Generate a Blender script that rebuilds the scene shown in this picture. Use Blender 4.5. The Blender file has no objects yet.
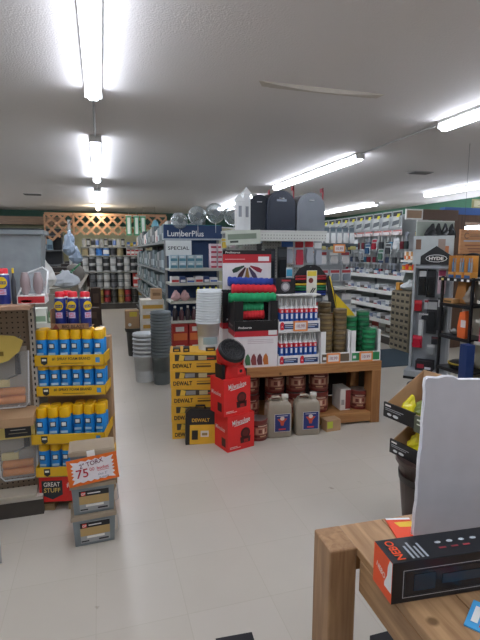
import bpy, math, random
from math import sin, cos, pi, radians as R, atan, tan
from mathutils import Matrix, Vector
rnd = random.Random(7)
scene = bpy.context.scene
COL = scene.collection

# ---------------------------------------------------------------- materials
_M = {}
GAIN = 1.4
def lin(h):
    h = h.lstrip('#'); c = [int(h[i:i+2], 16)/255 for i in (0, 2, 4)]
    return [x/12.92 if x <= .04045 else ((x+.055)/1.055)**2.4 for x in c] + [1]
def M(h, r=.5, metal=0., em=0., tr=0., var=0.06, alpha=1.):
    k = (h, r, metal, em, tr, var, alpha)
    if k in _M: return _M[k]
    m = bpy.data.materials.new('mat_'+h.strip('#')); m.use_nodes = True
    nt = m.node_tree; b = nt.nodes['Principled BSDF']
    b.inputs['Roughness'].default_value = r; b.inputs['Metallic'].default_value = metal
    ch = lin(h); G = 1 if (em or tr) else min(GAIN, .84/max(max(ch[:3]), .01))
    ch = [c*G for c in ch[:3]]+[1]
    b.inputs['Base Color'].default_value = ch
    if tr: b.inputs['Transmission Weight'].default_value = tr; b.inputs['IOR'].default_value = 1.3
    if alpha < 1: b.inputs['Alpha'].default_value = alpha
    if em:
        b.inputs['Emission Color'].default_value = lin(h); b.inputs['Emission Strength'].default_value = em
    elif var and not tr:
        tc = nt.nodes.new('ShaderNodeTexCoord'); n = nt.nodes.new('ShaderNodeTexNoise'); n.inputs['Scale'].default_value = 14
        mx = nt.nodes.new('ShaderNodeMixRGB'); mx.blend_type = 'MULTIPLY'; mx.inputs[0].default_value = 1
        rp = nt.nodes.new('ShaderNodeMapRange'); rp.inputs['To Min'].default_value = 1-var*2; rp.inputs['To Max'].default_value = 1+var
        nt.links.new(tc.outputs['Object'], n.inputs['Vector']); nt.links.new(n.outputs['Fac'], rp.inputs['Value'])
        mx.inputs[1].default_value = ch; nt.links.new(rp.outputs[0], mx.inputs[2]); nt.links.new(mx.outputs[0], b.inputs['Base Color'])
    _M[k] = m; return m
def nodes(name):
    m = bpy.data.materials.new(name); m.use_nodes = True
    return m, m.node_tree, m.node_tree.nodes['Principled BSDF']
def wood(name, c1, c2, scale=(6, 6, 60), rough=.55, axis='X'):
    m, nt, b = nodes(name); L = nt.links
    tc = nt.nodes.new('ShaderNodeTexCoord'); mp = nt.nodes.new('ShaderNodeMapping')
    sc = {'X': (1.2, 14, 14), 'Z': (14, 14, 1.2), 'Y': (14, 1.2, 14)}[axis]
    mp.inputs['Scale'].default_value = sc
    n = nt.nodes.new('ShaderNodeTexNoise'); n.inputs['Scale'].default_value = 2.2; n.inputs['Detail'].default_value = 5
    n.inputs['Distortion'].default_value = 1.2
    cr = nt.nodes.new('ShaderNodeValToRGB'); cr.color_ramp.elements[0].color = lin(c1); cr.color_ramp.elements[1].color = lin(c2)
    cr.color_ramp.elements[0].position = .32; cr.color_ramp.elements[1].position = .66
    L.new(tc.outputs['Object'], mp.inputs['Vector']); L.new(mp.outputs[0], n.inputs['Vector']); L.new(n.outputs['Fac'], cr.inputs[0])
    # knots
    vo = nt.nodes.new('ShaderNodeTexVoronoi'); vo.inputs['Scale'].default_value = 5.5
    kr = nt.nodes.new('ShaderNodeValToRGB'); kr.color_ramp.elements[0].position = .05; kr.color_ramp.elements[1].position = .1
    kr.color_ramp.elements[0].color = (.25, .2, .16, 1); kr.color_ramp.elements[1].color = (1, 1, 1, 1)
    L.new(tc.outputs['Object'], vo.inputs['Vector']); L.new(vo.outputs['Distance'], kr.inputs[0])
    mx = nt.nodes.new('ShaderNodeMixRGB'); mx.blend_type = 'MULTIPLY'; mx.inputs[0].default_value = .8
    L.new(cr.outputs[0], mx.inputs[1]); L.new(kr.outputs[0], mx.inputs[2]); L.new(mx.outputs[0], b.inputs['Base Color'])
    b.inputs['Roughness'].default_value = rough
    return m
W_ISL = wood('pine_stained', '#9a6a3c', '#b5834f')
W_ISLV = wood('pine_stained_upright', '#94643a', '#ae7c4a', axis='Z')
W_CTR = wood('pine_counter', '#95714e', '#b8946c', axis='Y', rough=.4)
W_CTRV = wood('pine_counter_upright', '#8a6645', '#ab8660', axis='Z', rough=.45)
W_LAT = wood('lattice_wood', '#9d7556', '#b78c6a')
W_PAL = wood('pallet_wood', '#8f7650', '#a88c62')
W_BRN = wood('panel_brown', '#5a4436', '#6c5342', axis='Z')
W_BAND = wood('panel_band', '#7d6654', '#94795f')
def floor_mat():
    m, nt, b = nodes('vinyl_tile'); L = nt.links
    tc = nt.nodes.new('ShaderNodeTexCoord'); mp = nt.nodes.new('ShaderNodeMapping'); mp.inputs['Location'].default_value = (.08, .1, 0)
    br = nt.nodes.new('ShaderNodeTexBrick'); br.offset = 0; br.inputs['Scale'].default_value = 1
    br.inputs['Brick Width'].default_value = .38; br.inputs['Row Height'].default_value = .38
    br.inputs['Mortar Size'].default_value = .0022; br.inputs['Mortar Smooth'].default_value = .6; br.inputs['Bias'].default_value = 0
    br.inputs['Color1'].default_value = lin('#c2bbaf'); br.inputs['Color2'].default_value = lin('#bfb8ab'); br.inputs['Mortar'].default_value = lin('#b6af9f')
    L.new(tc.outputs['Object'], mp.inputs[0]); L.new(mp.outputs[0], br.inputs['Vector'])
    n = nt.nodes.new('ShaderNodeTexNoise'); n.inputs['Scale'].default_value = 1.7; n.inputs['Detail'].default_value = 6
    rp = nt.nodes.new('ShaderNodeMapRange'); rp.inputs['To Min'].default_value = .88; rp.inputs['To Max'].default_value = 1.08
    L.new(tc.outputs['Object'], n.inputs['Vector']); L.new(n.outputs['Fac'], rp.inputs['Value'])
    mx = nt.nodes.new('ShaderNodeMixRGB'); mx.blend_type = 'MULTIPLY'; mx.inputs[0].default_value = 1
    L.new(br.outputs['Color'], mx.inputs[1]); L.new(rp.outputs[0], mx.inputs[2])
    # small scuffs
    n2 = nt.nodes.new('ShaderNodeTexNoise'); n2.inputs['Scale'].default_value = 9; n2.inputs['Detail'].default_value = 3
    r2 = nt.nodes.new('ShaderNodeValToRGB'); r2.color_ramp.elements[0].position = .22; r2.color_ramp.elements[1].position = .27
    r2.color_ramp.elements[0].color = (.5, .45, .38, 1); r2.color_ramp.elements[1].color = (1, 1, 1, 1)
    L.new(tc.outputs['Object'], n2.inputs['Vector']); L.new(n2.outputs['Fac'], r2.inputs[0])
    m2 = nt.nodes.new('ShaderNodeMixRGB'); m2.blend_type = 'MULTIPLY'; m2.inputs[0].default_value = .8
    L.new(mx.outputs[0], m2.inputs[1]); L.new(r2.outputs[0], m2.inputs[2]); L.new(m2.outputs[0], b.inputs['Base Color'])
    b.inputs['Roughness'].default_value = .32
    return m
def ceil_mat():
    m, nt, b = nodes('popcorn_ceiling'); L = nt.links
    tc = nt.nodes.new('ShaderNodeTexCoord'); n = nt.nodes.new('ShaderNodeTexNoise'); n.inputs['Scale'].default_value = 90; n.inputs['Detail'].default_value = 2
    bp = nt.nodes.new('ShaderNodeBump'); bp.inputs['Strength'].default_value = .35; bp.inputs['Distance'].default_value = .008
    L.new(tc.outputs['Object'], n.inputs['Vector']); L.new(n.outputs['Fac'], bp.inputs['Height']); L.new(bp.outputs[0], b.inputs['Normal'])
    b.inputs['Base Color'].default_value = lin('#dcd9d7'); b.inputs['Roughness'].default_value = .9
    return m
def peg_mat(name, c, hole, pitch=.025):
    m, nt, b = nodes(name); L = nt.links
    tc = nt.nodes.new('ShaderNodeTexCoord'); sx = nt.nodes.new('ShaderNodeSeparateXYZ'); L.new(tc.outputs['Object'], sx.inputs[0])
    def cell(o):
        d = nt.nodes.new('ShaderNodeMath'); d.operation = 'PINGPONG'; d.inputs[1].default_value = pitch/2; L.new(o, d.inputs[0])
        q = nt.nodes.new('ShaderNodeMath'); q.operation = 'POWER'; q.inputs[1].default_value = 2; L.new(d.outputs[0], q.inputs[0]); return q
    a, c2 = cell(sx.outputs['X']), cell(sx.outputs['Z'])
    s = nt.nodes.new('ShaderNodeMath'); s.operation = 'ADD'; L.new(a.outputs[0], s.inputs[0]); L.new(c2.outputs[0], s.inputs[1])
    lt = nt.nodes.new('ShaderNodeMath'); lt.operation = 'LESS_THAN'; lt.inputs[1].default_value = (pitch*.16)**2; L.new(s.outputs[0], lt.inputs[0])
    mx = nt.nodes.new('ShaderNodeMixRGB'); mx.inputs[1].default_value = lin(c); mx.inputs[2].default_value = lin(hole); L.new(lt.outputs[0], mx.inputs[0])
    L.new(mx.outputs[0], b.inputs['Base Color']); b.inputs['Roughness'].default_value = .6
    return m
PEG_T = peg_mat('peg_tan', '#9c8b76', '#3c3228', .03); PEG_W = peg_mat('peg_white', '#c9ccc6', '#5a5c58', .03)
WHITE = M('#d6d5d0'); BLACK = M('#151515', .4); DARK = M('#26262a', .5); GREY = M('#8b8d8e'); STEEL = M('#b9bcbc', .35, .6)
CARD = M('#a08262', .8); CARD_D = M('#7d6248', .8); SHELFW = M('#c4c3bb', .5)
LAMP = M('#eef3ff', .5, em=1.0)

# ---------------------------------------------------------------- mesh builder
_txt = {}
def glyphs(s, bold=0.0):
    k = (s, bold)
    if k not in _txt:
        cu = bpy.data.curves.new('t', 'FONT'); cu.body = s; cu.offset = bold; cu.resolution_u = 3
        ob = bpy.data.objects.new('t', cu)
        me = bpy.data.meshes.new_from_object(ob)
        vs = [tuple(v.co) for v in me.vertices]; fs = [tuple(p.vertices) for p in me.polygons]
        bpy.data.objects.remove(ob); bpy.data.curves.remove(cu); bpy.data.meshes.remove(me)
        _txt[k] = (vs, fs)
    return _txt[k]
class MB:
    def __init__(s): s.v = []; s.f = []; s.mi = []; s.sm = []; s.mats = []; s.T = Matrix()
    def _m(s, m):
        if m not in s.mats: s.mats.append(m)
        return s.mats.index(m)
    def add(s, vs, fs, m, smooth=False):
        o = len(s.v); s.v += [tuple(s.T @ Vector(v)) for v in vs]
        for i, f in enumerate(fs):
            s.f.append([o+j for j in f]); s.mi.append(s._m(m[i] if isinstance(m, list) else m)); s.sm.append(smooth)
        return s
    def box(s, x0, x1, y0, y1, z0, z1, m, **fm):
        v = [(x0,y0,z0),(x1,y0,z0),(x1,y1,z0),(x0,y1,z0),(x0,y0,z1),(x1,y0,z1),(x1,y1,z1),(x0,y1,z1)]
        f = [(0,1,5,4),(1,2,6,5),(2,3,7,6),(3,0,4,7),(4,5,6,7),(3,2,1,0)]; n = ['F','R','B','L','T','D']
        return s.add(v, f, [fm.get(k, m) for k in n])
    def lathe(s, prof, m, seg=12, c=(0,0,0), axis='Z', cap=True):
        v = []; f = []; mm = []
        for r, z in prof:
            for i in range(seg):
                a = 2*pi*i/seg; p = (r*cos(a), r*sin(a), z)
                if axis == 'Y': p = (p[0], z, p[1])
                if axis == 'X': p = (z, p[0], p[1])
                v.append((p[0]+c[0], p[1]+c[1], p[2]+c[2]))
        for j in range(len(prof)-1):
            for i in range(seg):
                q = (j*seg+i, j*seg+(i+1) % seg, (j+1)*seg+(i+1) % seg, (j+1)*seg+i)
                f.append(q if axis == 'Z' else q[::-1] if axis == 'Y' else q); mm.append(m[j] if isinstance(m, list) else m)
        s.add(v, f, mm, True)
        if cap:
            m0 = m[0] if isinstance(m, list) else m; m1 = m[-1] if isinstance(m, list) else m
            n = len(prof)-1
            s.add([v[i] for i in range(seg)], [tuple(range(seg))[::-1]], m0)
            s.add([v[n*seg+i] for i in range(seg)], [tuple(range(seg))], m1)
        return s
    def prism(s, pts, y0, y1, m, cap=None, smooth=False):          # outline in x,z extruded along y
        n = len(pts); v = [(x, y0, z) for x, z in pts] + [(x, y1, z) for x, z in pts]
        s.add(v, [(i, i+n, (i+1) % n+n, (i+1) % n) for i in range(n)], m, smooth)
        s.add(v[:n], [tuple(range(n))], cap or m); s.add(v[n:], [tuple(range(n))[::-1]], m); return s
    def loft(s, a, za, b, zb, m, cap=True):                      # two xy outlines at two heights
        n = len(a); v = [(x, y, za) for x, y in a]+[(x, y, zb) for x, y in b]
        s.add(v, [(i, (i+1) % n, (i+1) % n+n, i+n) for i in range(n)], m)
        if cap: s.add(v[:n], [tuple(range(n))[::-1]], m); s.add(v[n:], [tuple(range(n))], m)
        return s
    def tube(s, pts, r, m, seg=6):
        pts = [Vector(p) for p in pts]; v = []; f = []
        for i, p in enumerate(pts):
            d = (pts[min(i+1, len(pts)-1)]-pts[max(i-1, 0)]).normalized()
            u = d.cross(Vector((0, 0, 1)) if abs(d.z) < .9 else Vector((1, 0, 0))).normalized(); w = d.cross(u)
            for k in range(seg):
                a = 2*pi*k/seg; q = p+u*(r*cos(a))+w*(r*sin(a)); v.append(tuple(q))
        for i in range(len(pts)-1):
            for k in range(seg): f.append((i*seg+k, i*seg+(k+1) % seg, (i+1)*seg+(k+1) % seg, (i+1)*seg+k))
        f.append(tuple(range(seg))[::-1]); f.append(tuple((len(pts)-1)*seg+k for k in range(seg)))
        return s.add(v, f, m, True)
    def beam(s, a, b, w, d, m):                                    # square bar between two points in an x,z plane
        a = Vector(a); b = Vector(b); u = (b-a).normalized(); n = Vector((-u.z, 0, u.x))*w/2; y = Vector((0, d/2, 0))
        v = [a-n-y, a+n-y, a+n+y, a-n+y, b-n-y, b+n-y, b+n+y, b-n+y]
        return s.add([tuple(q) for q in v], [(0,1,5,4)[::-1],(1,2,6,5)[::-1],(2,3,7,6)[::-1],(3,0,4,7)[::-1],(4,5,6,7)[::-1],(3,2,1,0)[::-1]], m)
    def mark(s, pts, x, z, y, m, face='F'):                        # flat shape printed on a face
        return s.add([s._p(face, x+a, z+b, y) for a, b in pts], [tuple(range(len(pts)))], m)
    def _p(s, face, a, b, y):
        return {'F': (a, y-.0012, b), 'L': (y-.0012, -a, b), 'R': (y+.0012, a, b), 'T': (a, b, y+.0012), 'B': (-a, y+.0012, b)}[face]
    def rect(s, x0, x1, z0, z1, y, m, face='F'): return s.mark([(x0, z0), (x1, z0), (x1, z1), (x0, z1)], 0, 0, y, m, face)
    def oval(s, x, z, a, b, y, m, face='F', n=14): return s.mark([(a*cos(2*pi*i/n), b*sin(2*pi*i/n)) for i in range(n)], x, z, y, m, face)
    def text(s, t, x, z, y, h, m, face='F', w=None, bold=.0, rot=0):  # centred on x,z, cap height h
        vs, fs = glyphs(t, bold)
        x0 = min(v[0] for v in vs); x1 = max(v[0] for v in vs); z0 = min(v[1] for v in vs); z1 = max(v[1] for v in vs)
        k = h/max(z1-z0, 1e-4); kx = k if w is None else w/(x1-x0)
        out = []
        for v in vs:
            a, b = (v[0]-(x0+x1)/2)*kx, (v[1]-(z0+z1)/2)*k
            a, b = a*cos(rot)-b*sin(rot), a*sin(rot)+b*cos(rot)
            out.append(s._p(face, x+a, z+b, y+(-.0008 if face in 'FL' else .0008)))
        return s.add(out, fs, m)
    def build(s, name, parent=None, bevel=0, label=None):
        me = bpy.data.meshes.new(name); me.from_pydata(s.v, [], s.f)
        for m in s.mats: me.materials.append(m)
        me.polygons.foreach_set('material_index', s.mi); me.polygons.foreach_set('use_smooth', s.sm); me.update()
        o = bpy.data.objects.new(name, me); COL.objects.link(o)
        if parent: o.parent = parent
        if bevel:
            b = o.modifiers.new('bevel', 'BEVEL'); b.width = bevel; b.segments = 2; b.limit_method = 'ANGLE'; b.angle_limit = R(50)
        if label: o['label'] = label
        return o
def tag(o, label, cat, group=None, kind=None):
    o['label'] = label; o['category'] = cat
    if group: o['group'] = group
    if kind: o['kind'] = kind
    return o
def root(name, cat): 
    o = bpy.data.objects.new(name, None); o.empty_display_size = .1; COL.objects.link(o); o['category'] = cat; return o
def struct(o): o['kind'] = 'structure'; return o
def copy_tree(o, parent=None):
    c = o.copy(); COL.objects.link(c)
    if parent: c.parent = parent
    for ch in list(o.children): copy_tree(ch, c)
    return c
PROTO = {}
def put(maker, args, loc, rz=0, label='', group=None, sc=None, rot=None):
    k = (maker.__name__,)+tuple(args)
    if k not in PROTO: o = PROTO[k] = maker(*args)
    else: o = copy_tree(PROTO[k])
    o.location = loc; o.rotation_euler = rot or (0, 0, rz); o.scale = sc or (1, 1, 1)
    o['label'] = label
    if group: o['group'] = group
    elif 'group' in o: del o['group']
    return o
ORD = 'first second third fourth fifth sixth seventh eighth ninth tenth eleventh twelfth thirteenth fourteenth fifteenth sixteenth seventeenth eighteenth nineteenth twentieth twenty-first twenty-second twenty-third twenty-fourth twenty-fifth twenty-sixth twenty-seventh twenty-eighth'.split()
ORD += ['twenty-ninth', 'thirtieth'] + ['thirty-'+w for w in ORD[:9]] + ['fortieth'] + ['forty-'+w for w in ORD[:9]] + ['fiftieth']
def onm(i, n): return 'leftmost' if i == 0 else 'rightmost' if i == n-1 else ORD[i]+' from left'

# ---------------------------------------------------------------- setting
H = 2.72
def slab(name, x0, x1, y0, y1, z0, z1, m): return struct(MB().box(x0, x1, y0, y1, z0, z1, m).build(name))
slab('floor', -4.5, 8, -4.2, 15.2, -.1, 0, floor_mat())
slab('ceiling', -4.5, 8, -4.2, 15.2, H, H+.1, ceil_mat())
GREENW = M('#35604a', .7); DGREEN = M('#2c4a3e', .7); LTWALL = M('#a9a98c', .8)
b = MB().box(-4.5, 8, 14.6, 14.8, 0, 2.3, LTWALL).box(-4.5, 8, 14.6, 14.8, 2.3, H, DGREEN); struct(b.build('wall_back'))
b = MB().box(7.8, 8, -4, 14.6, 0, 2.3, W_BRN).box(7.8, 8, -4, 14.6, 2.3, H, GREENW); struct(b.build('wall_right'))
slab('wall_left', -4.5, -4.3, -4, 14.6, 0, H, M('#8f8d86', .8))
slab('wall_front', -4.3, 7.8, -4.2, -4, 0, H, M('#9a9892', .8))
slab('trim_1', -4.3, -.9, 14.2, 14.3, 2.3, 2.52, W_BAND)
slab('trim_2', -4.3, 7.8, 14.55, 14.6, 0, .1, DARK)
# sagging ceiling seam
b = MB()
n = 18
for i in range(n):
    x0 = 1.1+i*(2.1-1.1)/n; x1 = 1.1+(i+1)*(2.1-1.1)/n
    d0 = .03*sin(pi*i/n); d1 = .03*sin(pi*(i+1)/n)
    b.add([(x0, 3.24, H+.001), (x1, 3.24, H+.001), (x1, 3.245, H-d1), (x0, 3.245, H-d0), (x0, 3.36, H+.001), (x1, 3.36, H+.001)], [(0, 3, 2, 1), (3, 4, 5, 2)], M('#a49e94', .9))
struct(b.build('trim_3'))
# partition with a window at the right
b = MB().box(5.16, 7.8, 6.2, 6.3, 0, .9, W_BRN).box(5.16, 7.8, 6.2, 6.3, 2.02, 2.13, W_BRN).box(5.16, 7.8, 6.19, 6.31, 2.13, 2.24, M('#2c4f86', .6))
b.box(5.16, 5.55, 6.18, 6.32, 0, 2.13, W_BRN).box(7.4, 7.8, 6.18, 6.32, 0, 2.13, W_BRN)
w = struct(b.build('window_1'))
MB().box(5.55, 7.4, 6.245, 6.255, .9, 2.02, M('#dfe6e6', .03, tr=1.0)).build('window_glass', w)

# ---------------------------------------------------------------- ceiling lights
def strip_light(L):
    r = root('ceiling_light', 'ceiling light')
    MB().box(-.055, .055, 0, L, -.025, 0, M('#c9c9c6', .5)).box(-.06, .06, -.012, 0, -.07, 0, M('#b9b9b6', .5)).box(-.06, .06, L, L+.012, -.07, 0, M('#b9b9b6', .5)).build('housing', r)
    v = [(-.045, 0), (-.042, -.04), (-.025, -.06), (.025, -.06), (.042, -.04), (.045, 0)]
    b = MB().prism([(x, z-.0255) for x, z in v], .001, L-.001, LAMPM); b.build('diffuser', r)
    return r
LAMPM = M('#edf2ff', .5, em=13.0, var=0)
FX = [(0, -1.95, 'behind the camera over the left aisle'), (0, .9, 'nearest over the left aisle'), (0, 5.15, 'middle one over the left aisle'), (0, 9.2, 'far one over the left aisle'),
      (3.03, -2.8, 'behind the counter over the middle aisle'), (3.03, .9, 'near right corner of the ceiling, end of the wired middle row'), (3.03, 5.15, 'long one above the mailboxes'), (3.03, 9.2, 'partly hidden behind the white posts and mailboxes'),
      (6.3, 1.2, 'over the right counter out of frame'), (6.3, 5.3, 'above the green wall at the right edge'), (6.3, 9.9, 'far one above the yellow cards rack'),
      (-3.0, 1.5, 'near the left wall'), (-3.0, 6.5, 'middle one by the left wall'), (-3.0, 10.5, 'far one by the left wall')]
for x, y, d in FX:
    if x == 0: d2 = 'white fluorescent ceiling light, ' + d
    else: d2 = 'white fluorescent ceiling light, ' + d
    put(strip_light, (2.82,), (x, y, H), 0, d2, 'fluorescent strip lights')
tag(MB().tube([(0, 3.73, H-.012), (0, 5.15, H-.012)], .01, M('#8a8a8a')).build('conduit'), 'thin grey conduit joining nearest and middle lights of left row', 'conduit', 'ceiling conduits')
tag(MB().tube([(0, 7.98, H-.012), (0, 9.2, H-.012)], .01, M('#8a8a8a')).build('conduit'), 'thin grey conduit joining middle and far lights of left row', 'conduit', 'ceiling conduits')
tag(MB().tube([(3.03, 3.73, H-.012), (3.03, 5.15, H-.012)], .008, M('#a5a5a5')).build('conduit'), 'thin pale conduit joining the two lights right of the mailboxes', 'conduit', 'ceiling conduits')
def vent():
    r = root('ceiling_vent', 'vent'); MB().box(-.17, .17, -.09, .09, -.012, 0, M('#7f7f7c')).build('frame', r)
    b = MB(); [b.box(-.15, .15, y-.008, y+.008, -.02, -.012, M('#4c4c4a')) for y in (-.06, -.03, 0, .03, .06)]; b.build('slats', r); return r
put(vent, (), (-1.27, 10.6, H), 0, 'small dark ceiling vent left of the left light row'); put(vent, (), (4.6, 6.1, H), 0, 'small dark ceiling vent between the two right light rows')
# bare spot lamp over the lattice
r = root('spot_lamp', 'lamp'); tag(r, 'bright bare spot lamp on the ceiling over the lattice panel', 'lamp'); r.location = (0, 12.55, H)
MB().lathe([(.05, 0), (.05, -.03)][::-1], WHITE).build('base', r)
MB().lathe([(.01, -.14), (.05, -.11), (.055, -.07), (.03, -.03)], M('#ffe9c8', em=10), seg=12).build('bulb', r)
r2 = bpy.data.objects.new('lattice_light', bpy.data.lights.new('lattice_light', 'POINT')); r2.data.energy = 9; r2.data.color = (1, .88, .68); r2.data.shadow_soft_size = .06
r2.location = (0, 12.75, H-.2); COL.objects.link(r2)

# ---------------------------------------------------------------- camera
F = 466.; TH = atan(68/F); PS = atan(140*cos(TH)/F)
cam = bpy.data.cameras.new('cam'); co = bpy.data.objects.new('camera', cam); COL.objects.link(co); scene.camera = co
cam.sensor_fit = 'VERTICAL'; cam.sensor_height = 24; cam.lens = F/640*24; cam.clip_start = .02
co.location = (0, 0, 1.55); co.rotation_euler = (pi/2-TH, 0, -PS)

# ================================================================ products
def foam_can(v=0):
    r = root('foam_can', 'spray can'); Y = M('#efb912', .35); B = M('#1b78bd', .35); K = M('#1d2b38')
    MB().lathe([(.03, 0), (.032, .004), (.032, .145), (.026, .158)], [M('#b9bcbf', .3, .6), B, B], 14).rect(-.017, .017, .098, .13, -.0325, K).rect(-.012, .012, .104, .126, -.034, M('#c9ccc8')).rect(-.02, .02, .06, .075, -.0325, M('#a9cfe8')).rect(-.016, .016, .042, .05, -.0325, M('#5fb0e0')).build('body', r)
    MB().lathe([(.0322, .152), (.0322, .2), (.028, .208)], Y, 14).build('cap', r); return r
def wd_can(h=.2, rr=.032):
    r = root('spray_can', 'spray can'); N = M('#1c2a6e', .3)
    b = MB().lathe([(rr*.95, 0), (rr, .004), (rr, h*.82), (rr*.8, h*.87)], [STEEL, N, STEEL], 16)
    b.oval(0, h*.62, rr*.8, rr*.9, -rr-.001, M('#e8c41a')); b.rect(-rr*.6, rr*.6, h*.57, h*.65, -rr-.0025, N); b.text('WD-40', 0, h*.61, -rr-.004, h*.045, M('#e8c41a'), w=rr*1.05, bold=.02)
    b.rect(-rr*.6, rr*.6, h*.28, h*.44, -rr-.001, M('#c9bfe0')); b.text('BIG', 0, h*.4, -rr-.002, h*.05, M('#c21f3a'), bold=.02); b.text('BLAST', 0, h*.33, -rr-.002, h*.05, M('#c21f3a'), w=rr*1.0, bold=.02)
    b.build('body', r); MB().lathe([(rr*.86, h*.85), (rr*.86, h*.97), (rr*.7, h)], M('#c9202f', .35), 14).build('cap', r); return r
def carton(w, d, h, c, c2=None, c3=None, nm='carton'):                       # plain carton with a printed band and patch
    b = MB().box(-w/2, w/2, 0, d, 0, h, M(c, .6))
    if c2: b.rect(-w*.44, w*.44, h*.12, h*.5, 0, M(c2, .5))
    if c3: b.rect(-w*.3, w*.25, h*.6, h*.85, 0, M(c3, .5))
    o = b.build(nm); o['category'] = 'package' if nm == 'product_pack' else 'box'; return o
def paint_can(c, lab, h=.19, rr=.083):
    r = root('paint_can', 'paint can')
    MB().lathe([(rr, 0), (rr, .012), (rr*.97, .014), (rr*.97, h-.012), (rr, h-.01), (rr, h)], M(c, .4), 14).build('body', r)
    MB().lathe([(rr*.985, h*.2), (rr*.985, h*.8)], M(lab, .4), 14, cap=False).build('label_band', r)
    MB().lathe([(rr*.85, h-.004), (rr*.85, h+.004)], STEEL, 14).build('lid', r); return r
def bottle(c, cap, h=.2, rr=.035):
    r = root('bottle', 'bottle')
    MB().lathe([(rr, 0), (rr, h*.65), (rr*.4, h*.8), (rr*.4, h*.86)], M(c, .3), 10).build('body', r)
    MB().lathe([(rr*.5, h*.86), (rr*.5, h)], M(cap, .4), 10).build('cap', r); return r
def pack(w, h, c, c2, c3=None, d=.03):                           # hanging blister pack
    r = root('blister_pack', 'hanging pack')
    b = MB().box(-w/2, w/2, 0, .003, 0, h, M(c, .5)).rect(-w*.45, w*.45, h*.72, h*.94, 0, M(c2, .5)); b.build('card', r)
    b = MB().prism([(-w*.32, h*.08), (w*.32, h*.08), (w*.38, h*.3), (w*.3, h*.64), (-w*.3, h*.64), (-w*.38, h*.3)], -d, 0, M(c3 or '#8d9296', .25)); b.build('contents', r); return r
def tool(c, c2, h=.3):                                            # hanging hand tool
    r = root('hand_tool', 'tool')
    MB().prism([(-.02, 0), (.02, 0), (.024, h*.25), (.018, h*.45), (-.018, h*.45), (-.024, h*.25)], -.025, 0, M(c, .4)).build('handle', r)
    MB().prism([(-.008, h*.45), (.008, h*.45), (.012, h*.8), (.035, h*.9), (.02, h), (-.03, h), (-.035, h*.88), (-.01, h*.8)], -.018, -.004, M(c2, .3, .5)).build('head', r); return r
def bagged(w, h, c, seed=1):                                      # lumpy plastic bag
    q = random.Random(seed); vs = []; n = 10
    prof = [.35, .95, 1.1, 1.0, .8, .45, .25]
    b = MB(); vv = []
    for j, p in enumerate(prof):
        for i in range(n):
            a = 2*pi*i/n; k = p*(1+q.uniform(-.2, .2)); vv.append((w/2*k*cos(a), w*.35*k*sin(a), h*j/(len(prof)-1)*(1+q.uniform(-.04, .04)*(j > 0))))
    f = [(j*n+i, j*n+(i+1) % n, (j+1)*n+(i+1) % n, (j+1)*n+i) for j in range(len(prof)-1) for i in range(n)]
    b.add(vv, f+[tuple(range(n))[::-1], tuple((len(prof)-1)*n+i for i in range(n))], M(c, .25)); o = b.build('plastic_bag'); o['category'] = 'bag'; return o

# ================================================================ gondola shelving
def gondola(name, cat, label, loc, rz, W, D, Ht, shelves, back='#8f9290', sh='#c4c3bb', base=.15, backm=None, uprights=2, hooks=(), lip=.03, double=False):
    r = root(name, cat); r.location = loc; r.rotation_euler = (0, 0, rz); r['label'] = label
    MB().box(0, W, D-.02, D, 0, Ht, backm or M(back, .6)).build('back_panel', r)
    for i in range(uprights):
        x = i*(W-.03)/(uprights-1); MB().box(x, x+.03, D-.05, D+.005, 0, Ht, M('#77797a', .5)).build('upright', r)
    if base: MB().box(0, W, 0, D-.05, 0, base-.02, M('#3f3a35', .6)).box(0, W, -.01, D-.05, base-.02, base, M(sh, .5)).build('base_deck', r)
    for z in shelves:
        b = MB().box(.005, W-.005, 0, D-.021, z-.025, z, M(sh, .5)).box(.005, W-.005, -.008, 0, z-.03, z+.006, M(sh, .4))
        o = b.build('shelf', r)
        for i in range(int(W/.16)):
            pass
    for (x, z, l) in hooks: MB().tube([(x, D-.02, z), (x, D-.02-l, z), (x, D-.03-l, z+.01)], .003, STEEL, 5).build('hook', r)
    return r
def on(g, x, y, z):
    c, s = cos(g.rotation_euler.z), sin(g.rotation_euler.z)
    return (g.location.x+c*x-s*y, g.location.y+s*x+c*y, g.location.z+z)
def fill(g, z, x0, x1, picks, where, n=None, gap=.012, y=.03, group=None, adj='', side='left', stack=1, jit=0):
    """stand products along a shelf; picks: list of (maker,args,width,desc)"""
    x = x0; i = 0; items = []
    while True:
        p = picks[i % len(picks)] if n is None else picks[i % len(picks)]
        if x+p[2] > x1 or (n and i >= n): break
        items.append((x+p[2]/2, p)); x += p[2]+gap; i += 1
    N = len(items)
    for i, (xx, p) in enumerate(items):
        for k in range(p[4] if len(p) > 4 else stack):
            K = (p[4] if len(p) > 4 else stack)
            lv = '' if K == 1 else ', ' + (('lower', 'upper') if K == 2 else ('bottom', 'middle', 'top') if K == 3 else ORD)[k] + ' of its pile'
            put(p[0], p[1], on(g, xx, y+rnd.uniform(0, .015), z+.001+k*(p[5] if len(p) > 5 else .2)), g.rotation_euler.z, f'{p[3]}, {onm(i, N)} {where}{lv}', group)
PC = lambda c, l, d, h=.19, rr=.08: (paint_can, (c, l, h, rr), rr*2, d)
def CT(w, d, h, c, c2, c3, desc, st=1): return (carton, (w, d, h, c, c2, c3)+(('product_pack',) if 'pack' in desc else ()), w, desc, st, h+.001)

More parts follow.
